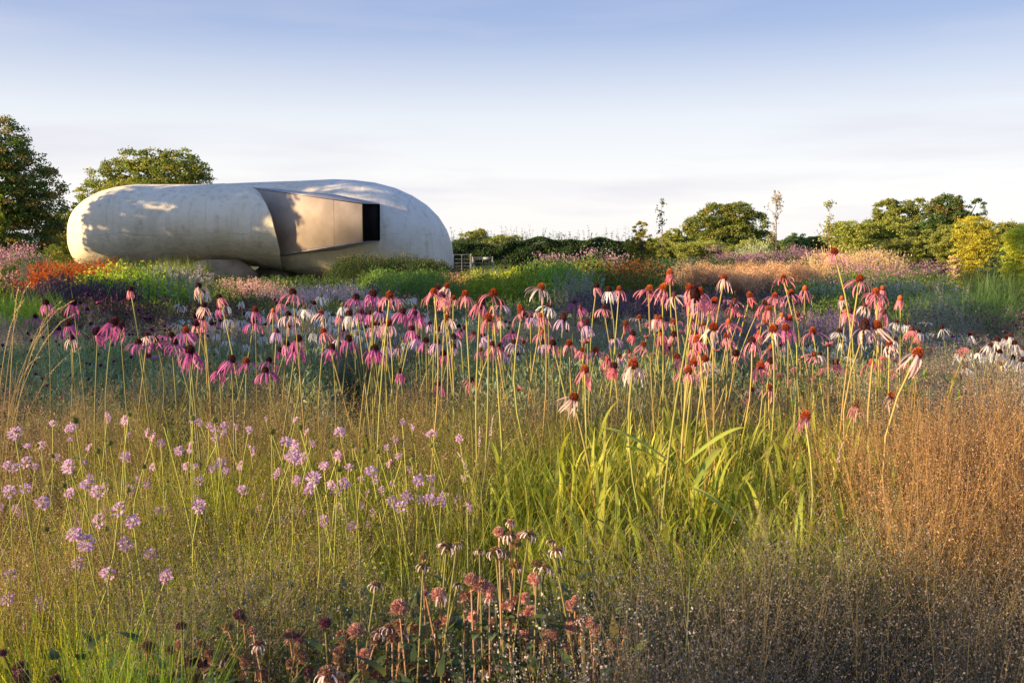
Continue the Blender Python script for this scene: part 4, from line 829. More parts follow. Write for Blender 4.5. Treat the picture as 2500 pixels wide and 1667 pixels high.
def leaf_mesh(L=.22, W=.022, arch=.5, c0=(.08, .14, .03), c1=(.16, .22, .04)):
    K = 8; t = np.linspace(0, 1, K); x = L * np.sin(t * (1.0 + arch * .3)) ; z = L * .75 * (t - arch * t ** 2.4)
    w = W * np.sin(math.pi * np.clip(t * .93 + .04, 0, 1)) ** .7; V = []
    for i in range(K):
        for s in (-1, 0, 1): V.append((x[i], s * w[i] / 2, z[i] + abs(s) * w[i] * .22))
    Q = []
    for i in range(K - 1):
        a = i * 3; Q += [(a, a + 1, a + 4, a + 3), (a + 1, a + 2, a + 5, a + 4)]
    C = np.repeat(np.stack([np.array(c0) * (1 - q) + np.array(c1) * q for q in t]), 3, 0); C[1::3] *= 1.25
    g = G(); g.add(V, Q, C); return g.mesh('leaf', M_LEAF, True)
for i in range(6): _leafm.append(leaf_mesh(R.uniform(.16, .27), R.uniform(.014, .024), R.uniform(.2, .75)))
CLUMPS = [620, 930, 1090, 1420, 1670, 2060]
def coneflower(px, py, cw, sty, pal, con, single=False, tall=1.0, Yf=None, base=None):
    Y = Yf or min(max(83.0 / cw, 2.2), 12)
    py0 = py + cw * .15
    # stem roots gather in clumps
    c = min(CLUMPS, key=lambda q: abs(q - px)); bpx = base if base is not None else px + (c - px) * (.30 if abs(c - px) < 220 else 0) + R.normal() * 10
    h, b = place(px, py0, Y, bpx + R.normal() * 38)
    if h.z < .25: h.z = .25
    o = empty('coneflower', b); H = h - b
    white = pal == 'white'
    if con == 'green' or white: c0, c1 = (.14, .18, .07), (.20, .24, .09)
    elif pal in ('magenta', 'lilac'): c0, c1 = (.22, .13, .08), (.25, .29, .10)
    else: c0, c1 = ((.34, .18, .09), (.44, .38, .13)) if R.random() < .5 else ((.22, .25, .07), (.42, .42, .13))
    k = Y / 4.3; rs = (.0034 if Y < 7 else .0031) * R.uniform(.8, 1.15)
    link('stem', stem_mesh(H, rs * 1.15, rs * .9, c0, c1, bow=.034), o)
    s = cw * Y / FPX / .034 * R.uniform(.88, 1.02)
    tilt = Matrix.Rotation(R.normal() * .2, 4, 'X') @ Matrix.Rotation(R.normal() * .2, 4, 'Y') @ Matrix.Rotation(R.uniform(0, 6.28), 4, 'Z')
    M = Matrix.Translation(H) @ tilt @ Matrix.Diagonal((s, s, s * tall, 1))
    if sty != 'cup':
        cn = link('cone', cone(con, tall), o); cn.matrix_local = M @ Matrix.Translation((0, 0, .006))
    else:
        cn = link('cone', cone('rust' if pal != 'white' else 'green'), o); cn.matrix_local = M @ Matrix.Diagonal((.75, .75, .5, 1)) @ Matrix.Translation((0, 0, .006))
    M0 = Matrix.Translation(H) @ tilt @ Matrix.Diagonal((s, s, s, 1))
    if single:
        n = R.integers(13, 20); miss = R.choice([.0, .08, .3])
        for j in range(n):
            if R.random() < miss: continue
            p = link('petal', petal(sty, pal), o)
            p.matrix_local = M0 @ Matrix.Rotation(j * 2 * math.pi / n + R.normal() * .13, 4, 'Z') @ Matrix.Rotation(R.normal() * .16, 4, 'Y') @ Matrix.Scale(R.uniform(.82, 1.08), 4)
    elif sty != 'none':
        p = link('petal_ring', ring(sty, pal), o); p.matrix_local = M0
    if Y < 4.8 and R.random() < .6:
        for q in range(R.integers(1, 3)):
            z = R.uniform(.12, .5) * H.z; l = link('leaf', _leafm[R.integers(0, 6)], o)
            t = z / H.z; l.matrix_local = Matrix.Translation((H.x * t ** 1.25, H.y * t ** 1.25, z)) @ Matrix.Rotation(R.uniform(0, 6.28), 4, 'Z') @ Matrix.Scale(R.uniform(.5, .9), 4)
    desc = {'droop': ', petals drooping', 'wide': ', petals arching wide', 'flat': ', petals spread flat', 'narrow': ', petals folded down', 'bell': ', petals hanging bell-like', 'cup': 'just opening'}[sty]
    cn_ = {'red': 'red', 'rust': 'orange', 'dark': 'dark', 'green': 'greenish'}[con]
    pn = {'pink': 'pink', 'rose': 'deep pink', 'pale': 'pale pink', 'magenta': 'magenta', 'lilac': 'lilac pink', 'white': 'white'}[pal]
    look = '%s coneflower %s' % (pn, desc) if sty == 'cup' else '%s-coned %s coneflower%s' % (cn_, pn, desc)
    reg(o, 'coneflower', look, px, py, 'white coneflowers' if pal == 'white' else 'pink coneflowers on tall stems')
    return o
def rd(s): return [tuple(x.split(',')) for x in s.split()]
S_ = {'d': 'droop', 'w': 'wide', 'f': 'flat', 'n': 'narrow', 'b': 'bell', 'c': 'cup'}
P_ = {'p': 'pink', 'r': 'rose', 'l': 'pale', 'm': 'magenta', 'i': 'lilac', 'w': 'white'}
C_ = {'r': 'red', 'u': 'rust', 'd': 'dark', 'g': 'green'}
# x, y, cone width in enlarged pixels, code = style, petal colour, cone colour (+ t tall)
FL = [((900, 600), '''30,370,50,dmd 165,385,50,wpr 85,500,45,dmd 38,610,55,dpu 150,592,52,dpr 258,505,55,dmd 352,520,45,dmd 330,560,42,nmd 330,640,50,dmd 372,708,45,did 440,730,50,dmd 525,740,50,did
 45,790,55,dmd 575,830,50,dmd 503,362,62,wpr 525,325,50,dpd 595,312,50,dlr 567,385,60,dpd 588,415,50,bpr 648,402,40,dpu 738,378,60,dpr 852,448,65,bpdt 950,370,66,wpr 1010,448,45,wid 935,508,45,dpr 918,558,66,dpr
 600,552,55,dlu 740,632,36,flu 805,670,36,dpu 385,570,28,cpu 950,758,55,dpd 785,1030,50,wpd 535,1060,48,bmd 1315,322,60,wlu 1375,462,45,wwd 1325,540,50,bpu 1175,508,62,wprt 1190,735,52,cpu 1487,558,55,didt 1670,608,52,bidt 1880,700,45,did
 1115,742,42,wid 1340,742,44,did 1410,750,56,dpd 1535,750,50,dpr 1635,800,45,dpr 1740,805,54,wpu 1665,735,54,cpr 1620,855,36,cpu 1745,310,50,npd 1840,342,50,dwd 1918,335,48,dpu 1800,478,42,wpd 2145,340,60,wpu 2248,325,60,dpu 2305,210,50,nru
 2070,555,45,flu 2232,560,50,dpr 1970,600,45,nru 2020,675,45,nrd 2335,585,45,fpr 2100,760,45,dpr 1875,925,55,nrd 1655,955,64,bpu 2025,915,78,dlr 1565,1162,74,dlr 1150,1100,44,cru 1085,1200,40,fld 1395,990,38,cpr 1480,1040,26,cpr 705,860,24,cpu 280,770,24,cpu
 1925,850,42,did 240,965,50,nmd 1440,900,36,dru 2075,1160,40,cwg 1700,1450,30,cwg 1010,790,40,did 655,700,44,did 470,600,40,did 545,640,42,did 880,690,40,did 60,600,38,dmd 690,620,36,did 1060,840,36,did 1150,830,34,did'''),
 ((1500, 550), '''1685,205,62,wpr 840,405,54,dlr 577,485,60,dpr 655,515,60,dpr 618,545,86,bpdt 760,585,58,bpr 720,640,48,dpr 915,582,42,fpr 1040,540,50,nru 960,700,40,cpu 1295,408,56,wpr 1225,545,46,wpr 1355,522,52,wpr
 1180,645,50,dpu 1165,740,44,fpu 1405,695,45,fpr 1330,720,56,dpr 1315,790,62,bmr 1210,800,66,dlr 1875,415,64,wpr 2000,515,62,wpr 1520,815,58,wpr 1920,785,78,dldt 2020,775,78,blr 1720,815,42,wwd 1745,892,38,dwd 1575,990,34,dwd 1820,1005,34,wwd 1700,970,32,wwd 1480,930,32,wwd 1440,925,30,wwd 1540,945,28,wwd
 2165,745,36,wwd 2240,755,36,dwd 2107,912,58,dlr 2315,985,82,blr 2160,1040,46,cpu 1635,915,50,cpu 1053,890,60,dpd 935,980,58,dpd 757,785,70,dlr 860,855,50,dpr 645,880,66,bpr 700,1025,64,dlr 605,1060,64,dpr 565,1118,66,wpr 483,1010,52,bpr 540,1030,44,dpr 775,960,38,cpu 820,1140,34,cpu
 455,840,50,dpd 445,740,44,fpu 515,820,40,cpu 880,800,38,cpu 1120,1080,62,dpr 1195,1040,60,bpd 1055,1265,50,flu 1185,1250,56,dpr 1025,1310,44,dpr 1700,1065,46,wpr 1855,1375,62,dpd 2118,1305,62,dlu 1458,1465,84,bpr 2090,1425,40,dpr 1950,1190,42,clu 2330,1250,42,cpu 2290,1400,26,cpu 1885,1150,26,npu
 385,895,44,drd 350,820,44,drd 420,930,44,dru 590,735,50,dpr 290,750,42,fpr 245,855,44,cpu 300,990,40,cpu 680,760,42,dpr 1100,650,40,nrd'''),
 ((0, 600), '''1000,335,45,npd 1525,310,46,dld 1562,352,40,dwg 1685,395,46,bpd 1727,455,40,dwg 1740,555,38,dwg 1383,450,32,wwg 1225,400,34,cmu 1280,415,34,cmu 355,440,50,dmd 270,545,40,wmd 560,440,56,bmd 668,490,34,fmd 615,440,28,fmd 525,605,50,dmd 450,640,38,dmd 548,708,48,dld 750,662,64,nmd 865,590,66,bmd
 922,620,60,bmd 1130,690,50,wld 1195,722,50,wmr 1060,742,56,wmd 1335,745,56,wmd 1310,690,50,fmd 1425,655,60,wmr 1560,460,46,dld 1505,540,40,dmd 1547,560,46,dpd 1505,600,48,dpd 1680,478,42,dmd 1955,495,52,bmr 1940,590,46,wmd 2242,362,62,wpd 2208,530,46,wld 1452,805,72,dmd 1485,850,62,wmd 1140,848,40,fmr 1290,975,36,cmr
 1770,875,66,dmd 1888,888,56,wmr 1683,952,56,dmd 2060,880,48,wmd 2035,960,52,wmd 2285,715,60,dmd 2260,795,58,dmd 2150,800,42,wmd 2200,750,44,dmd 2215,610,40,dpr 1530,680,40,fmr 1840,565,34,wwg 1875,605,32,wwg 2265,615,36,dwg 2335,478,42,dwg 700,600,30,dmd 1170,650,30,fmd 1600,530,34,dwg 1620,600,34,dld 1690,575,32,dmd 1420,570,30,fwg 1640,500,30,wwg 1590,660,28,dwg'''),
 ((500, 400), '''1055,1090,46,dwg 1082,1100,34,dwg 1155,1025,60,dmd 1285,1000,60,bmd 1415,1015,62,wpr 765,1105,40,dwg 885,1145,50,dlr 915,1285,50,dpr 840,1068,38,wlr 1108,1155,56,dwd 1195,1140,48,dmd 1338,1128,52,did 1265,1145,40,dmd 1100,1345,56,dmd 975,1410,56,dmd 1405,1225,54,dlr 1290,1240,56,dlu 1320,1225,42,did 1300,1420,60,dmd
 1385,1385,48,did 1045,1380,30,fmd 980,1160,36,dwg 1130,1260,34,wwg 1040,1180,36,dwg 1000,1250,32,wwg 900,1200,30,dwg 1150,1330,30,dwg 660,1260,32,wwg 700,1280,30,dwg 1230,1250,30,dwg 845,1180,28,dwg'''),
 ((1750, 450), '''1378,1060,35,wwd 1455,1068,35,dwd 1590,1055,30,fwg 1725,1100,36,wwd 1545,1130,34,dwd 1805,1165,32,fid 1945,1155,46,nwd 2205,1180,40,bwd 2240,1165,38,dwd 2280,1220,44,bwd 2150,1195,40,dwd 2090,1235,42,dwd 2108,1210,34,dwd 2010,1285,38,dwd 1980,1330,36,dwd 1750,1310,28,dwg 1585,1140,30,wwg 1660,1140,28,fwg 2170,1285,42,bwd 2135,1280,40,dwd
 2260,1330,42,dwd 2345,1350,44,dwd 2045,1310,34,dwd 1355,1190,34,dwd 1720,1450,30,dwg 2185,1375,38,dwd 2000,1405,36,dwd 2095,1470,36,dwd 1410,1475,34,dwg 1840,1290,34,bwg 2230,1480,34,dwd 1910,1400,30,dwg 2320,1250,30,dwd''')]
seen_big = 0
for (ox, oy), s in FL:
    for x, y, w, code in rd(s):
        x, y, w = float(x), float(y), float(w); px, py, cw = ox + x * .3189, oy + y * .3189, w * .3189
        coneflower(px, py, cw, S_[code[0]], P_[code[1]], C_[code[2]], single=w >= 56, tall=1.25 if code.endswith('t') else 1.0)
# smaller white coneflowers of the drift behind
EXTRA = []
for i in range(95):
    px = R.uniform(420, 1040); EXTRA.append((px, R.uniform(722, 850) + (60 if px < 560 else 0) * R.random(), R.uniform(8.5, 11.0), 0))
for i in range(16):
    EXTRA.append((R.uniform(2330, 2500), R.uniform(850, 900), R.uniform(10, 12), 1))
for i in range(12):
    EXTRA.append((R.uniform(900, 1250), R.uniform(800, 870), R.uniform(11, 13), 2))
for i in range(38):
    EXTRA.append((R.uniform(1440, 2230), R.uniform(705, 905), R.uniform(12.5, 16.5), 3))
for i in range(26):
    EXTRA.append((R.uniform(640, 1420), R.uniform(735, 860), R.uniform(11, 14.5), 2 if R.random() < .5 else 3))
# beyond the 290 single coneflowers: the small ones of the crowd, as one mesh built from the same heads
def crowd():
    g = G(); pal = {0: (['white'], ['green']), 1: (['white'], ['dark']), 2: (['lilac', 'magenta'], ['dark']), 3: (['pink', 'rose', 'pale', 'pink'], ['red', 'rust', 'dark'])}
    for px, py, cw, k in EXTRA:
        Y = min(83 / cw, 12); h, b = place(px, py, Y, px + R.normal() * 20); s = cw * Y / FPX / .034; g0 = len(g.V)
        t = np.linspace(0, 1, 6)[:, None]; H = np.array(h - b); P = np.array(b) + H * t * [1, 1, 1]; P[:, :2] = np.array(b)[:2] + H[:2] * t ** 1.3 + np.sin(t * 3.1) * R.normal(size=2) * .012
        tube(g, P, .0035, 5, (.24, .22, .09), (.36, .36, .12), 0)
        sty = R.choice(['droop', 'wide', 'bell', 'droop', 'narrow']); pc = R.choice(pal[k][0]); cc = CONEC[R.choice(pal[k][1])]; q = G()
        n = R.integers(13, 18); rot0 = R.normal(size=2) * .2
        for j in range(n): petal_geo(q, sty, pc, j * 6.283 / n + R.normal() * .12)
        Rm = np.array((Matrix.Rotation(rot0[0], 3, 'X') @ Matrix.Rotation(rot0[1], 3, 'Y')))
        off = 0
        for V, Q, C in zip(q.V, q.Q, q.C): g.add((V @ Rm.T) * s + np.array(h), Q - off, C, 1); off += len(V)
        dome(g, np.array(h) + [0, 0, .006 * s], .0160 * s, .021 * s, 9, 5, np.array(cc[0]) * 1.3, np.array(cc[1]) * .9, -.4, m=2)
    tag(link('coneflower_crowd', g.mesh('coneflower_crowd', [M_STEM, M_PETAL, M_CONE], True)), 'crowd of smaller white, lilac and pink coneflowers between and behind the taller ones', 'coneflowers', None, 'stuff')
crowd()
# a big pale leaf pair in the heart of the tall clump
for bx, by, ang, L, lab in ((1652, 1140, 2.85, .27, 0), (1672, 1132, .35, .25, 1), (1640, 1145, 3.1, .17, 2), (1695, 1185, .9, .22, 4), (1820, 1290, 2.4, .24, 8)):
    p = at(bx, by, 3.15)
    host = [o for o, wd, *_ in REG if wd == 'coneflower'][0] if False else min((r[0] for r in REG), key=lambda o: (o.location - p).length)
    l = link('leaf', leaf_mesh(L, .030, .45, (.16, .22, .04), (.30, .32, .06)), host)
    l.matrix_local = Matrix.Translation(p - host.location) @ Matrix.Rotation(ang, 4, 'Z')
# ---- a bee on a cone
bp_ = at(951, 711, 83 / 21.0); bee = empty('bumblebee', bp_); tag(bee, 'small dark bumblebee sitting on the red cone below the gates', 'bee')
g = G(); dome(g, (0, 0, 0), .0035, .0035, 8, 6, (.05, .03, .01), (.25, .16, .03), -.95); dome(g, (.0055, 0, .0005), .0032, .0032, 8, 6, (.02, .015, .01), (.02, .015, .01), -.95); dome(g, (.0095, 0, 0), .0019, .0019, 6, 5, (.015, .012, .01), None, -.95)
for s in (-1, 1):
    for q in (-.002, .002, .005): tube(g, [(q + .002, s * .002, -.001), (q + .003, s * .005, .0), (q + .003, s * .006, -.005)], .0004, 3, (.02, .015, .01))
link('body', g.mesh('body', M_CONE, True), bee)
for s in (-1, 1):
    g = G(); g.add([(.005, s * .001, .003), (-.001, s * .004, .006), (-.005, s * .006, .006), (-.001, s * .001, .004)], [(0, 1, 2, 3)], (.35, .33, .30)); link('wing', g.mesh('wing', M_PETAL), bee)
# ---- dark magenta pinks (dianthus)
def pink_mesh():
    g = G(); n = 46; d = nrm(R.normal(size=(n, 3)) + [0, 0, .9]); dome(g, (0, 0, -.004), .008, .008, 7, 4, (.06, .02, .03), None, -.9)
    leaves(g, d * [.012, .012, .008] * R.uniform(.5, 1.1, (n, 1)), d + R.normal(size=(n, 3)) * .3, .009, .006, mixcol((.10, .015, .045), (.22, .03, .10), n, .3), 0)
    k = 9; d = nrm(R.normal(size=(k, 3)) * [1, 1, .3] + [0, 0, .6]); leaves(g, d * .014, np.cross(d, [0, 0, 1.]), .009, .008, mixcol((.50, .08, .30), (.72, .28, .52), k), 0, flip=d); return g.mesh('flower_head', M_PETAL)
PK = [pink_mesh() for _ in range(6)]
def pinkf(px, py, Y, s=1.0):
    h, b = place(px, py, Y, None, .04); o = empty('dianthus', b); H = h - b; link('stem', stem_mesh(H, .0018, .0014, (.12, .16, .08), (.16, .17, .09), .02, 4), o)
    f = link('flower_head', PK[R.integers(0, 6)], o); f.location = H; f.scale = (s, s, s); f.rotation_euler = (R.normal() * .3, R.normal() * .3, R.uniform(0, 6)); reg(o, 'dianthus', R.choice(['dark magenta dianthus tuft', 'plum coloured dianthus head', 'dark crimson dianthus head']), px, py, 'dark magenta dianthus flowers')
for x, y in [(675, 370), (750, 437), (1060, 490), (970, 520), (690, 600), (600, 620), (540, 660), (640, 660), (710, 540), (880, 550), (1110, 550), (1150, 555), (1050, 630), (1160, 640), (1300, 640), (1260, 610), (990, 680), (1050, 680), (780, 690), (600, 770), (480, 700), (430, 730), (370, 770), (210, 810), (235, 860), (265, 890), (250, 920), (215, 670), (240, 725), (20, 760), (5, 925), (275, 980), (205, 1000), (325, 1015), (150, 1050), (115, 1090), (70, 1005), (360, 1068), (300, 1135), (170, 1115), (230, 1040), (60, 1130), (35, 1105), (205, 1235), (465, 1165), (90, 1220), (1005, 850), (660, 900), (690, 905), (770, 912), (870, 880), (945, 900), (750, 830), (1290, 700), (1230, 770), (1670, 630), (1650, 590), (1700, 600), (1590, 690), (1600, 900), (1640, 830), (2030, 600), (2085, 690), (2050, 740), (1895, 500), (1850, 465), (1820, 470), (1930, 470), (2100, 410), (2130, 420), (2160, 440), (2120, 435), (2330, 560), (1470, 740), (1500, 700), (930, 780), (860, 760), (1080, 880), (300, 650), (400, 660), (560, 560), (330, 700)]:
    px, py = x * .3189, 600 + y * .3189; Y = np.interp(py, [720, 800, 900, 1000], [11, 8.5, 6.4, 5.0]) * R.uniform(.95, 1.05); pinkf(px, py, Y, 26 * .3189 * Y / FPX / .026 * R.uniform(.9, 1.3))
for i in range(60): 
    px = R.uniform(60, 950); py = R.uniform(745, 860) if px > 300 else R.uniform(780, 960); Y = np.interp(py, [720, 800, 900, 1000], [11, 8.5, 6.4, 5.0]); pinkf(px, py, Y, 20 * .3189 * Y / FPX / .026 * R.uniform(.9, 1.3))
for x, y in [(580, 1050), (610, 1060), (680, 1000), (560, 560), (770, 580), (785, 570), (580, 640), (700, 650), (750, 1010), (820, 620), (1100, 970), (1230, 1290), (1050, 1120), (980, 1190), (600, 1100), (2300, 1000), (2340, 1030), (2290, 1080), (2350, 990), (2320, 1100), (2200, 1130)]:
    px, py = (1050 if x < 1400 else 1750) + x * .3189, 450 + y * .3189; Y = np.interp(py, [720, 800, 900, 1000], [11, 8.5, 6.4, 5.0]); pinkf(px, py, Y, 22 * .3189 * Y / FPX / .026 * R.uniform(.9, 1.3))
# ---- lilac scabious
def scab_mesh():
    g = G(); n = 58; th = R.uniform(0, 6.28, n); r = np.concatenate([R.uniform(.55, 1, 40), R.random(n - 40) * .5]) * .017
    P = np.stack([np.cos(th) * r, np.sin(th) * r, .006 * (1 - (r / .017) ** 2) + R.normal(size=n) * .0012], 1); D = np.stack([np.cos(th), np.sin(th), R.normal(size=n) * .35], 1)
    f = R.random((n, 1)); C = jcol(np.array((.50, .30, .56)) * (1 - f) + np.array((.78, .58, .74)) * f, n, .08)
    L = np.where(r > .009, .0095, .005); leaves(g, P, D, L * R.uniform(.8, 1.2, n), L * .6, C, 0, flip=np.stack([np.zeros(n), np.zeros(n), np.ones(n)], 1) + R.normal(size=(n, 3)) * .45)
    k = 10; th = R.uniform(0, 6.28, k); leaves(g, np.stack([np.cos(th) * .009, np.sin(th) * .009, -.003 + 0 * th], 1), np.stack([np.cos(th), np.sin(th), 0 * th - .3], 1), .011, .003, jcol((.18, .24, .06), k), 1)
    k = 16; leaves(g, np.stack([R.normal(size=k) * .004, R.normal(size=k) * .004, .009 + R.random(k) * .003], 1), R.normal(size=(k, 3)) + [0, 0, 1.5], .006, .0014, jcol((.80, .72, .76), k), 0)
    return g.mesh('flower_head', [M_PETAL, M_LEAF])
SCM = [scab_mesh() for _ in range(7)]
def ball_mesh(r, c0, c1, n, name, spike=.3, sq=1.0, mats=None):
    g = G(); dome(g, (0, 0, 0), r * .86, r * .86 * sq, 9, 7, c0, c0, -.96); q = np.arange(n) + .5; ph = np.arccos(1 - 1.9 * q / n); th = math.pi * (1 + 5 ** .5) * q
    D = np.stack([np.cos(th) * np.sin(ph), np.sin(th) * np.sin(ph), np.cos(ph)], 1); C = mixcol(c0, c1, n, .25)
    for _ in range(2): leaves(g, D * r * .95 * [1, 1, sq], D + R.normal(size=(n, 3)) * .2, r * (.3 + spike), r * .22, C, 0)
    return g.mesh(name, mats or M_CONE)
SBM = [ball_mesh(.008, (.16, .18, .04), (.36, .36, .10), 70, 'seed_ball', .15, 1.25) for _ in range(3)]
def scab(px, py, w, side=False, kind='f'):
    Y = min(max(190 / w, 2.3), 3.5) if kind == 'f' else R.uniform(2.6, 3.5); Y = min(Y, 1.05 * FPX / (py - 615) )
    h, b = place(px, py, Y, None, .09); o = empty('scabious', b); H = h - b
    g = stem_mesh(H, .0022, .0017, (.16, .24, .04), (.42, .44, .10), .035, 5); link('stem', g, o)
    s = (w * .4254 * Y / FPX / .030) if kind == 'f' else R.uniform(.8, 1.2) * w / 28
    f = link('flower_head' if kind == 'f' else 'seed_ball', (SCM if kind == 'f' else SBM)[R.integers(0, 7 if kind == 'f' else 3)], o); f.location = H; f.scale = (s, s, s)
    az = R.uniform(0, 6.28) ; f.rotation_euler = (R.uniform(.5, 1.3) if not side else R.uniform(.0, .3), R.normal() * .4 if not side else R.choice([-1, 1]) * R.uniform(.9, 1.4), R.normal() * .3)
    if kind == 'f' and Y < 3.4 and R.random() < .5:
        l = link('leaf', _leafm[R.integers(0, 6)], o); l.matrix_local = Matrix.Translation(H * .35) @ Matrix.Rotation(R.uniform(0, 6.28), 4, 'Z') @ Matrix.Diagonal((.35, .25, .35, 1))
    reg(o, 'scabious' if kind == 'f' else 'seedhead', ('lilac scabious seen from the side' if side else 'lilac scabious facing the viewer') if kind == 'f' else 'yellow-green scabious seed ball', px, py, 'lilac scabious flowers' if kind == 'f' else 'scabious seed balls')
for ox, s in ((0, '''85,135,75 150,300,65 90,335,60 50,320,55 390,325,75 55,470,70 148,450,60 500,430,70 515,395,50s 562,470,75 245,535,75 400,480,60 680,570,80 565,638,75 425,715,85 490,765,90 720,770,75 765,640,80 870,825,65 620,940,80 955,955,80 445,875,70 395,925,60 55,950,75 230,1110,75 45,1085,75 150,1250,60 595,800,45s 1145,555,75 1140,410,55
880,155,50s 922,190,46 1290,88,42 1235,160,42 1280,130,38 1430,115,42 1440,230,60s 1265,305,56 1210,340,42 1380,322,50 1295,350,38 1025,235,50 720,270,56 515,222,54s 615,48,54s 875,330,46 845,430,42 1640,185,60 1680,265,72 1690,190,46 1735,270,52 1700,405,52 1395,460,56 1510,500,42s 1580,375,42 1645,650,34 1505,720,42 1255,800,52 1150,865,52s 1362,885,42 1435,820,52 1485,570,42 985,1115,50s 910,1195,56
85,570,50 0,560,44 680,680,50 750,460,52 1115,325,40 1100,200,44s 325,275,42 430,600,50s 445,660,55 600,590,50 905,580,45 960,575,38 1200,90,34 1300,700,30 1690,230,55 1655,275,50'''), (650, '''235,130,42s 262,190,42s 420,128,56 410,268,52 330,320,56 605,355,66 710,310,52s 475,330,42 270,395,80 255,455,60 175,408,52 450,420,62 400,465,62 660,458,38 875,405,62 945,395,52 950,455,40s 725,525,62 808,498,62 770,555,66 945,515,66 1002,530,62 1155,560,66s 1125,395,40s
415,555,52s 325,635,62 490,670,62 585,655,38 298,718,52 320,775,48 770,745,48 825,343,38 730,425,38 690,215,34 120,650,30 545,395,34 375,430,50 245,470,50''')):
    for x, y, w in rd(s): sd = w.endswith('s'); scab(ox + float(x) * .4254, 1000 + float(y) * .4254, float(w.rstrip('s')), sd)
for i in range(56):
    scab(R.uniform(40, 1150), R.uniform(1020, 1330), R.uniform(34, 52), R.random() < .35)
for ox, s in ((0, '430,60 740,25 302,265 367,435 938,85 560,235 1105,48 1720,100 1560,125 215,205 1347,1045 265,685 733,460 760,415 960,410 630,190 1230,60 825,325 610,685 520,710'), (650, '30,130 192,100 370,210 495,207 640,240 945,205 835,290 1028,458 415,340 780,280 560,235 700,600 595,720 765,395')):
    for x, y in rd(s): scab(ox + float(x) * .4254, 1000 + float(y) * .4254, R.uniform(24, 32), False, 'b')
# ---- faded bergamot
BGM = {'g': [ball_mesh(.019, (.40, .20, .15), (.78, .48, .40), 260, 'seed_head', .2, .92) for _ in range(4)], 'r': [ball_mesh(.017, (.24, .13, .08), (.52, .32, .21), 240, 'seed_head', .3, 1.0) for _ in range(3)],
       'd': [ball_mesh(.019, (.17, .12, .05), (.42, .30, .12), 260, 'seed_head', .12, .62) for _ in range(3)], 'k': [ball_mesh(.018, (.12, .045, .06), (.34, .15, .18), 240, 'seed_head', .2, .95) for _ in range(3)]}
def curls():
    g = G(); n = 9
    for j in range(n):
        a = j * 6.283 / n + R.normal() * .2; K = 5; t = np.linspace(0, 1, K); r = .014 + .018 * np.sin(t * 1.9) * R.uniform(.7, 1.2); z = .004 - .026 * t ** 1.6 + .008 * (j % 3 == 0) * t; w = .0056 * (1 - .4 * t)
        V = []
        for i in range(K):
            for s in (-1, 1): V.append((r[i] * math.cos(a) - s * w[i] / 2 * math.sin(a), r[i] * math.sin(a) + s * w[i] / 2 * math.cos(a), z[i]))
        g.add(V, [(i * 2, i * 2 + 1, i * 2 + 3, i * 2 + 2) for i in range(K - 1)], jcol((.84, .74, .76), 1, .1)[0])
    return g.mesh('petal_ring', M_PETAL, True)
CUR = [curls() for _ in range(4)]
def bracts():
    g = G(); n = 7; a = np.arange(n) * .9 + R.normal(size=n) * .2; leaves(g, np.stack([np.cos(a) * .018, np.sin(a) * .018, -.014 + 0 * a], 1), np.stack([np.cos(a), np.sin(a), -.5 + 0 * a], 1), .024, .009, mixcol((.10, .12, .05), (.30, .16, .14), n), 0, flip=np.tile([0, 0, 1.], (n, 1))); return g.mesh('bract_ring', M_LEAF)
BRA = [bracts() for _ in range(3)]
BLF = [leaf_mesh(.06, .022, .7, (.04, .07, .03), (.09, .13, .05)) for _ in range(3)]
def berg(px, py, wpx, kind):
    Y = min(max(.034 * FPX / wpx, 1.6), 1.98); h, b = place(px, py, Y, None, .06); o = empty('bergamot', b); H = h - b; pet = 'p' in kind; k = kind[0]
    link('stem', stem_mesh(H, .0024, .0020, (.22, .12, .08), (.38, .22, .14) if k in 'gr' else (.22, .22, .08), .02, 5), o); s = wpx * Y / FPX / .038
    f = link('seed_head', BGM[k][R.integers(0, 3)], o); f.location = H; f.scale = (s, s, s); f.rotation_euler = (R.normal() * .2, R.normal() * .2, R.uniform(0, 6))
    q = link('bract_ring', BRA[R.integers(0, 3)], o); q.location = H; q.scale = (s, s, s); q.rotation_euler = f.rotation_euler
    if pet: q = link('petal_ring', CUR[R.integers(0, 4)], o); q.location = H; q.scale = (s, s, s); q.rotation_euler = f.rotation_euler
    a = R.uniform(0, 6.28)
    for e in (.55, .78):
        for sgn in (0, math.pi):
            l = link('leaf', BLF[R.integers(0, 3)], o); l.matrix_local = Matrix.Translation((H.x * e ** 1.25, H.y * e ** 1.25, H.z * e)) @ Matrix.Rotation(a + sgn + e * 4, 4, 'Z') @ Matrix.Scale(R.uniform(.6, 1.1), 4)
    look = {'g': 'dusty pink bergamot head', 'r': 'brown withered bergamot head', 'd': 'olive-brown bergamot head', 'k': 'dark plum bergamot head'}[k] + (' with white petals' if pet else '')
    reg(o, 'bergamot', look, px, py, 'faded bergamot flowers')
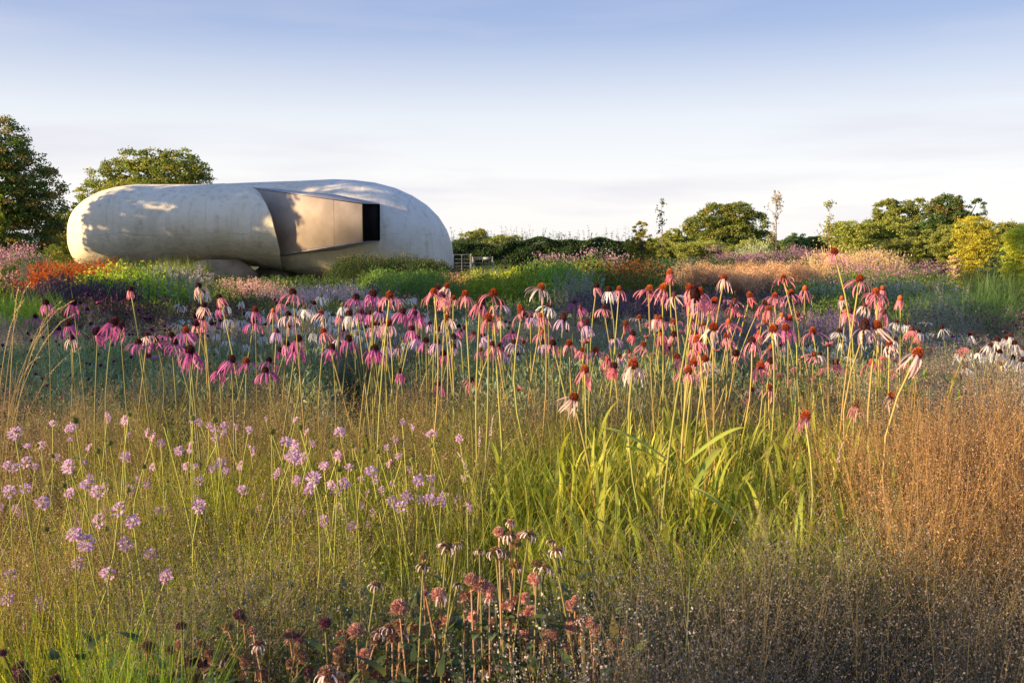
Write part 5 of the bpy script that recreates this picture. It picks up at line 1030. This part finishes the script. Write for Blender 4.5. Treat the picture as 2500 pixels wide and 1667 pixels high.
for x, y, w, k in rd('''1070,160,85,g 1145,180,100,dp 1315,175,90,dp 1230,195,60,g 1210,260,85,d 640,275,95,dp 1165,85,60,gp 725,265,60,dp 910,315,60,dp 1040,315,100,dp 1110,335,80,dp 1545,310,95,dp 1500,240,55,dp 1200,430,100,d 1380,420,80,d 1440,450,100,dp 445,365,45,r 450,440,80,dp 60,590,80,dp
840,550,105,g 910,590,130,g 985,620,92,g 990,700,80,gp 1360,545,105,g 465,665,60,g 575,675,120,gp 790,680,92,r 250,780,132,g 640,885,86,g 860,855,95,g 1145,760,105,g 1205,705,80,r 1275,700,86,g 1320,820,115,g 1230,870,100,g 1180,925,110,g 1660,760,95,g 1695,705,52,g 1475,860,82,g 245,920,86,r 380,955,82,r 160,950,80,rp 270,1000,90,rp 60,1040,92,r
570,920,80,r 560,990,80,dp 1010,880,82,r 1810,900,95,g 1860,950,80,g 1665,950,92,g 1480,1000,100,g 1440,1080,92,g 1270,990,90,g 2110,970,90,r 1990,1080,92,r 255,1240,72,r 480,1280,92,r 600,1310,112,r 615,1240,76,g 260,1340,92,r 430,1370,92,g 70,1330,112,r 1000,1270,120,rp 770,1380,92,r 1230,460,50,dp 730,590,50,dp 2230,1130,60,r 920,980,60,r'''):
    berg(900 + float(x) * .2976, 1250 + float(y) * .2976, float(w) * .2976, k)
for ox, s in ((0, '1305,1245,56,r 1450,1265,52,g 1420,1445,90,r 1298,1440,82,k 1098,1440,76,k 1232,1500,82,kp 990,1540,76,r 1105,1530,62,r 1510,1520,82,r 1665,1455,52,r 1720,1410,62,r 120,1480,86,k 125,1540,110,k 15,1395,46,k 320,1560,90,k 865,1555,86,k 1250,1520,70,k 1400,1540,70,r'), (650, '205,1420,76,r 145,1455,56,r 415,1430,66,r 350,1520,112,rp 440,1540,72,r 440,1300,82,r 515,1265,86,g 240,1500,60,k 560,1480,60,r')):
    for x, y, w, k in rd(s): berg(ox + float(x) * .4254, 1000 + float(y) * .4254, float(w) * .4254, k)
for i in range(46):
    berg(R.uniform(330, 1560), R.uniform(1530, 1662) - 40 * R.random(), R.uniform(22, 32), R.choice(['r', 'r', 'k', 'g', 'rp']))
# ---- pink milkweed heads on the right
def mw_mesh():
    g = G(); nb = 9; c = nrm(R.normal(size=(nb, 3)) + [0, 0, 1.0]) * [.028, .028, .016]; n = 300; k = R.integers(0, nb, n); P = c[k] + nrm(R.normal(size=(n, 3))) * .0095
    leaves(g, P, R.normal(size=(n, 3)), .0055, .004, mixcol((.60, .16, .20), (.84, .46, .46), n, .15)); 
    for q in c: tube(g, [(0, 0, -.035), q * .8], .0011, 4, (.25, .25, .08))
    return g.mesh('flower_head', M_PETAL)
MWM = [mw_mesh() for _ in range(4)]
def milkweed(px, py, wpx, Y):
    h, b = place(px, py, Y, None, .08); o = empty('milkweed', b); H = h - b; link('stem', stem_mesh(H, .0035, .0025, (.20, .22, .06), (.30, .26, .09), .02, 6), o); s = wpx * Y / FPX / .068
    f = link('flower_head', MWM[R.integers(0, 4)], o); f.location = H; f.scale = (s, s, s); f.rotation_euler = (R.normal() * .2, R.normal() * .2, R.uniform(0, 6))
    for e in (.6, .72, .84, .93):
        for sg in (0, math.pi):
            l = link('leaf', _leafm[R.integers(0, 6)], o); l.matrix_local = Matrix.Translation((H.x * e ** 1.25, H.y * e ** 1.25, H.z * e)) @ Matrix.Rotation(e * 9 + sg, 4, 'Z') @ Matrix.Diagonal((.5, .8, .45, 1))
    reg(o, 'milkweed', 'cluster of tiny coral milkweed flowers', px, py, 'pink milkweed clusters')
for x, y, w in [(1500, 1165, 120), (1530, 1215, 80), (1500, 1275, 70), (1645, 1260, 55), (1895, 1290, 110), (1290, 1350, 120), (1240, 1400, 80), (1430, 1410, 90), (600, 1430, 90), (480, 1475, 90), (800, 1450, 110), (1870, 1465, 50), (1510, 1440, 80), (1815, 1450, 50), (1330, 1440, 70), (560, 1520, 60), (700, 1510, 50), (740, 1490, 60)]:
    milkweed(1750 + x * .3189, 450 + y * .3189, w * .3189, 4.7 + R.random() * .5)
# ---- white speedwell spikes
def speedwell(px, py, L, Y, lean, lab):
    h, b = place(px, py, Y, None, .05); o = empty('speedwell', b); H = h - b; link('stem', stem_mesh(H, .0018, .0012, (.2, .22, .07), (.30, .28, .12), .03, 4), o)
    g = G(); n = 120; t = R.random((n, 1)); a = R.uniform(0, 6.28, (n, 1)); P = np.concatenate([np.cos(a), np.sin(a), 0 * a], 1) * .004 * (1.1 - t) + np.concatenate([lean * t ** 2, 0 * t, L * t], 1)
    leaves(g, P, R.normal(size=(n, 3)), .0042, .003, mixcol((.62, .52, .46), (.82, .76, .70), n, .1)); f = link('flower_spike', g.mesh('flower_spike', M_PETAL), o); f.location = H; reg(o, 'speedwell', lab, px, py, 'white speedwell spikes')
for a in ((1171, 1090, .07, 3.3, 0, 'white speedwell spike, fuller'), (1198, 1068, .08, 3.4, .01, 'thin white speedwell spike'), (1140, 1165, .08, 3.0, -.03, 'white speedwell spike bent left'), (2046, 1130, .07, 3.2, .015, 'short white speedwell spike')): speedwell(*a)
# ---- arching straw grass at the left edge, and its pale plume
ag = empty('arching_grass', (gx(-25, 4.6), 4.6, 0)); tag(ag, 'straw coloured arching grass leaning in from the left edge', 'grass')
for i, (px, py) in enumerate(((75, 690), (62, 735), (180, 733), (120, 760), (185, 765), (40, 700), (100, 800), (200, 850), (140, 735), (25, 650), (90, 870))):
    e = at(px, py, 4.6 + R.normal() * .15) - ag.location; t = np.linspace(0, 1, 10)[:, None]; p = np.concatenate([e.x * t ** 1.7, e.y * t, e.z * (1 - (1 - t) ** 1.5)], 1) + [R.normal() * .02, 0, 0]
    g = G(); tube(g, p, np.linspace(.0022, .0010, 10), 4, (.30, .28, .12), (.46, .38, .22)); n = 40; k = R.uniform(.72, 1, n) * 9; i0 = np.clip(k.astype(int), 0, 8); fr = (k - i0)[:, None]; P = p[i0] * (1 - fr) + p[i0 + 1] * fr; d = p[i0 + 1] - p[i0]
    leaves(g, P + R.normal(size=(n, 3)) * .002, nrm(d) + R.normal(size=(n, 3)) * .25, .012, .003, mixcol((.42, .34, .18), (.60, .48, .28), n)); link('stalk', g.mesh('stalk', M_DRY), ag)
pl = empty('grass_plume', (gx(63, 16), 16, 0)); tag(pl, 'single cream feathery plume standing before the pink flowers at the left edge', 'grass plume')
g = G(); tp = at(66, 640, 16).z; tube(g, [(0, 0, 0), (0, 0, tp - .25)], .008, 5, (.3, .28, .12)); link('stem', g.mesh('stem', M_STEM), pl)
g = G(); n = 500; t = R.random(n); leaves(g, np.stack([R.normal(size=n) * .035 * (1.1 - t) + .03 * t, R.normal(size=n) * .035, tp - .30 + .36 * t], 1), R.normal(size=(n, 3)) * .4 + [0, 0, 1], .05, .01, mixcol((.55, .45, .22), (.75, .62, .36), n)); link('plume', g.mesh('plume', M_DRY), pl)
finish_labels()
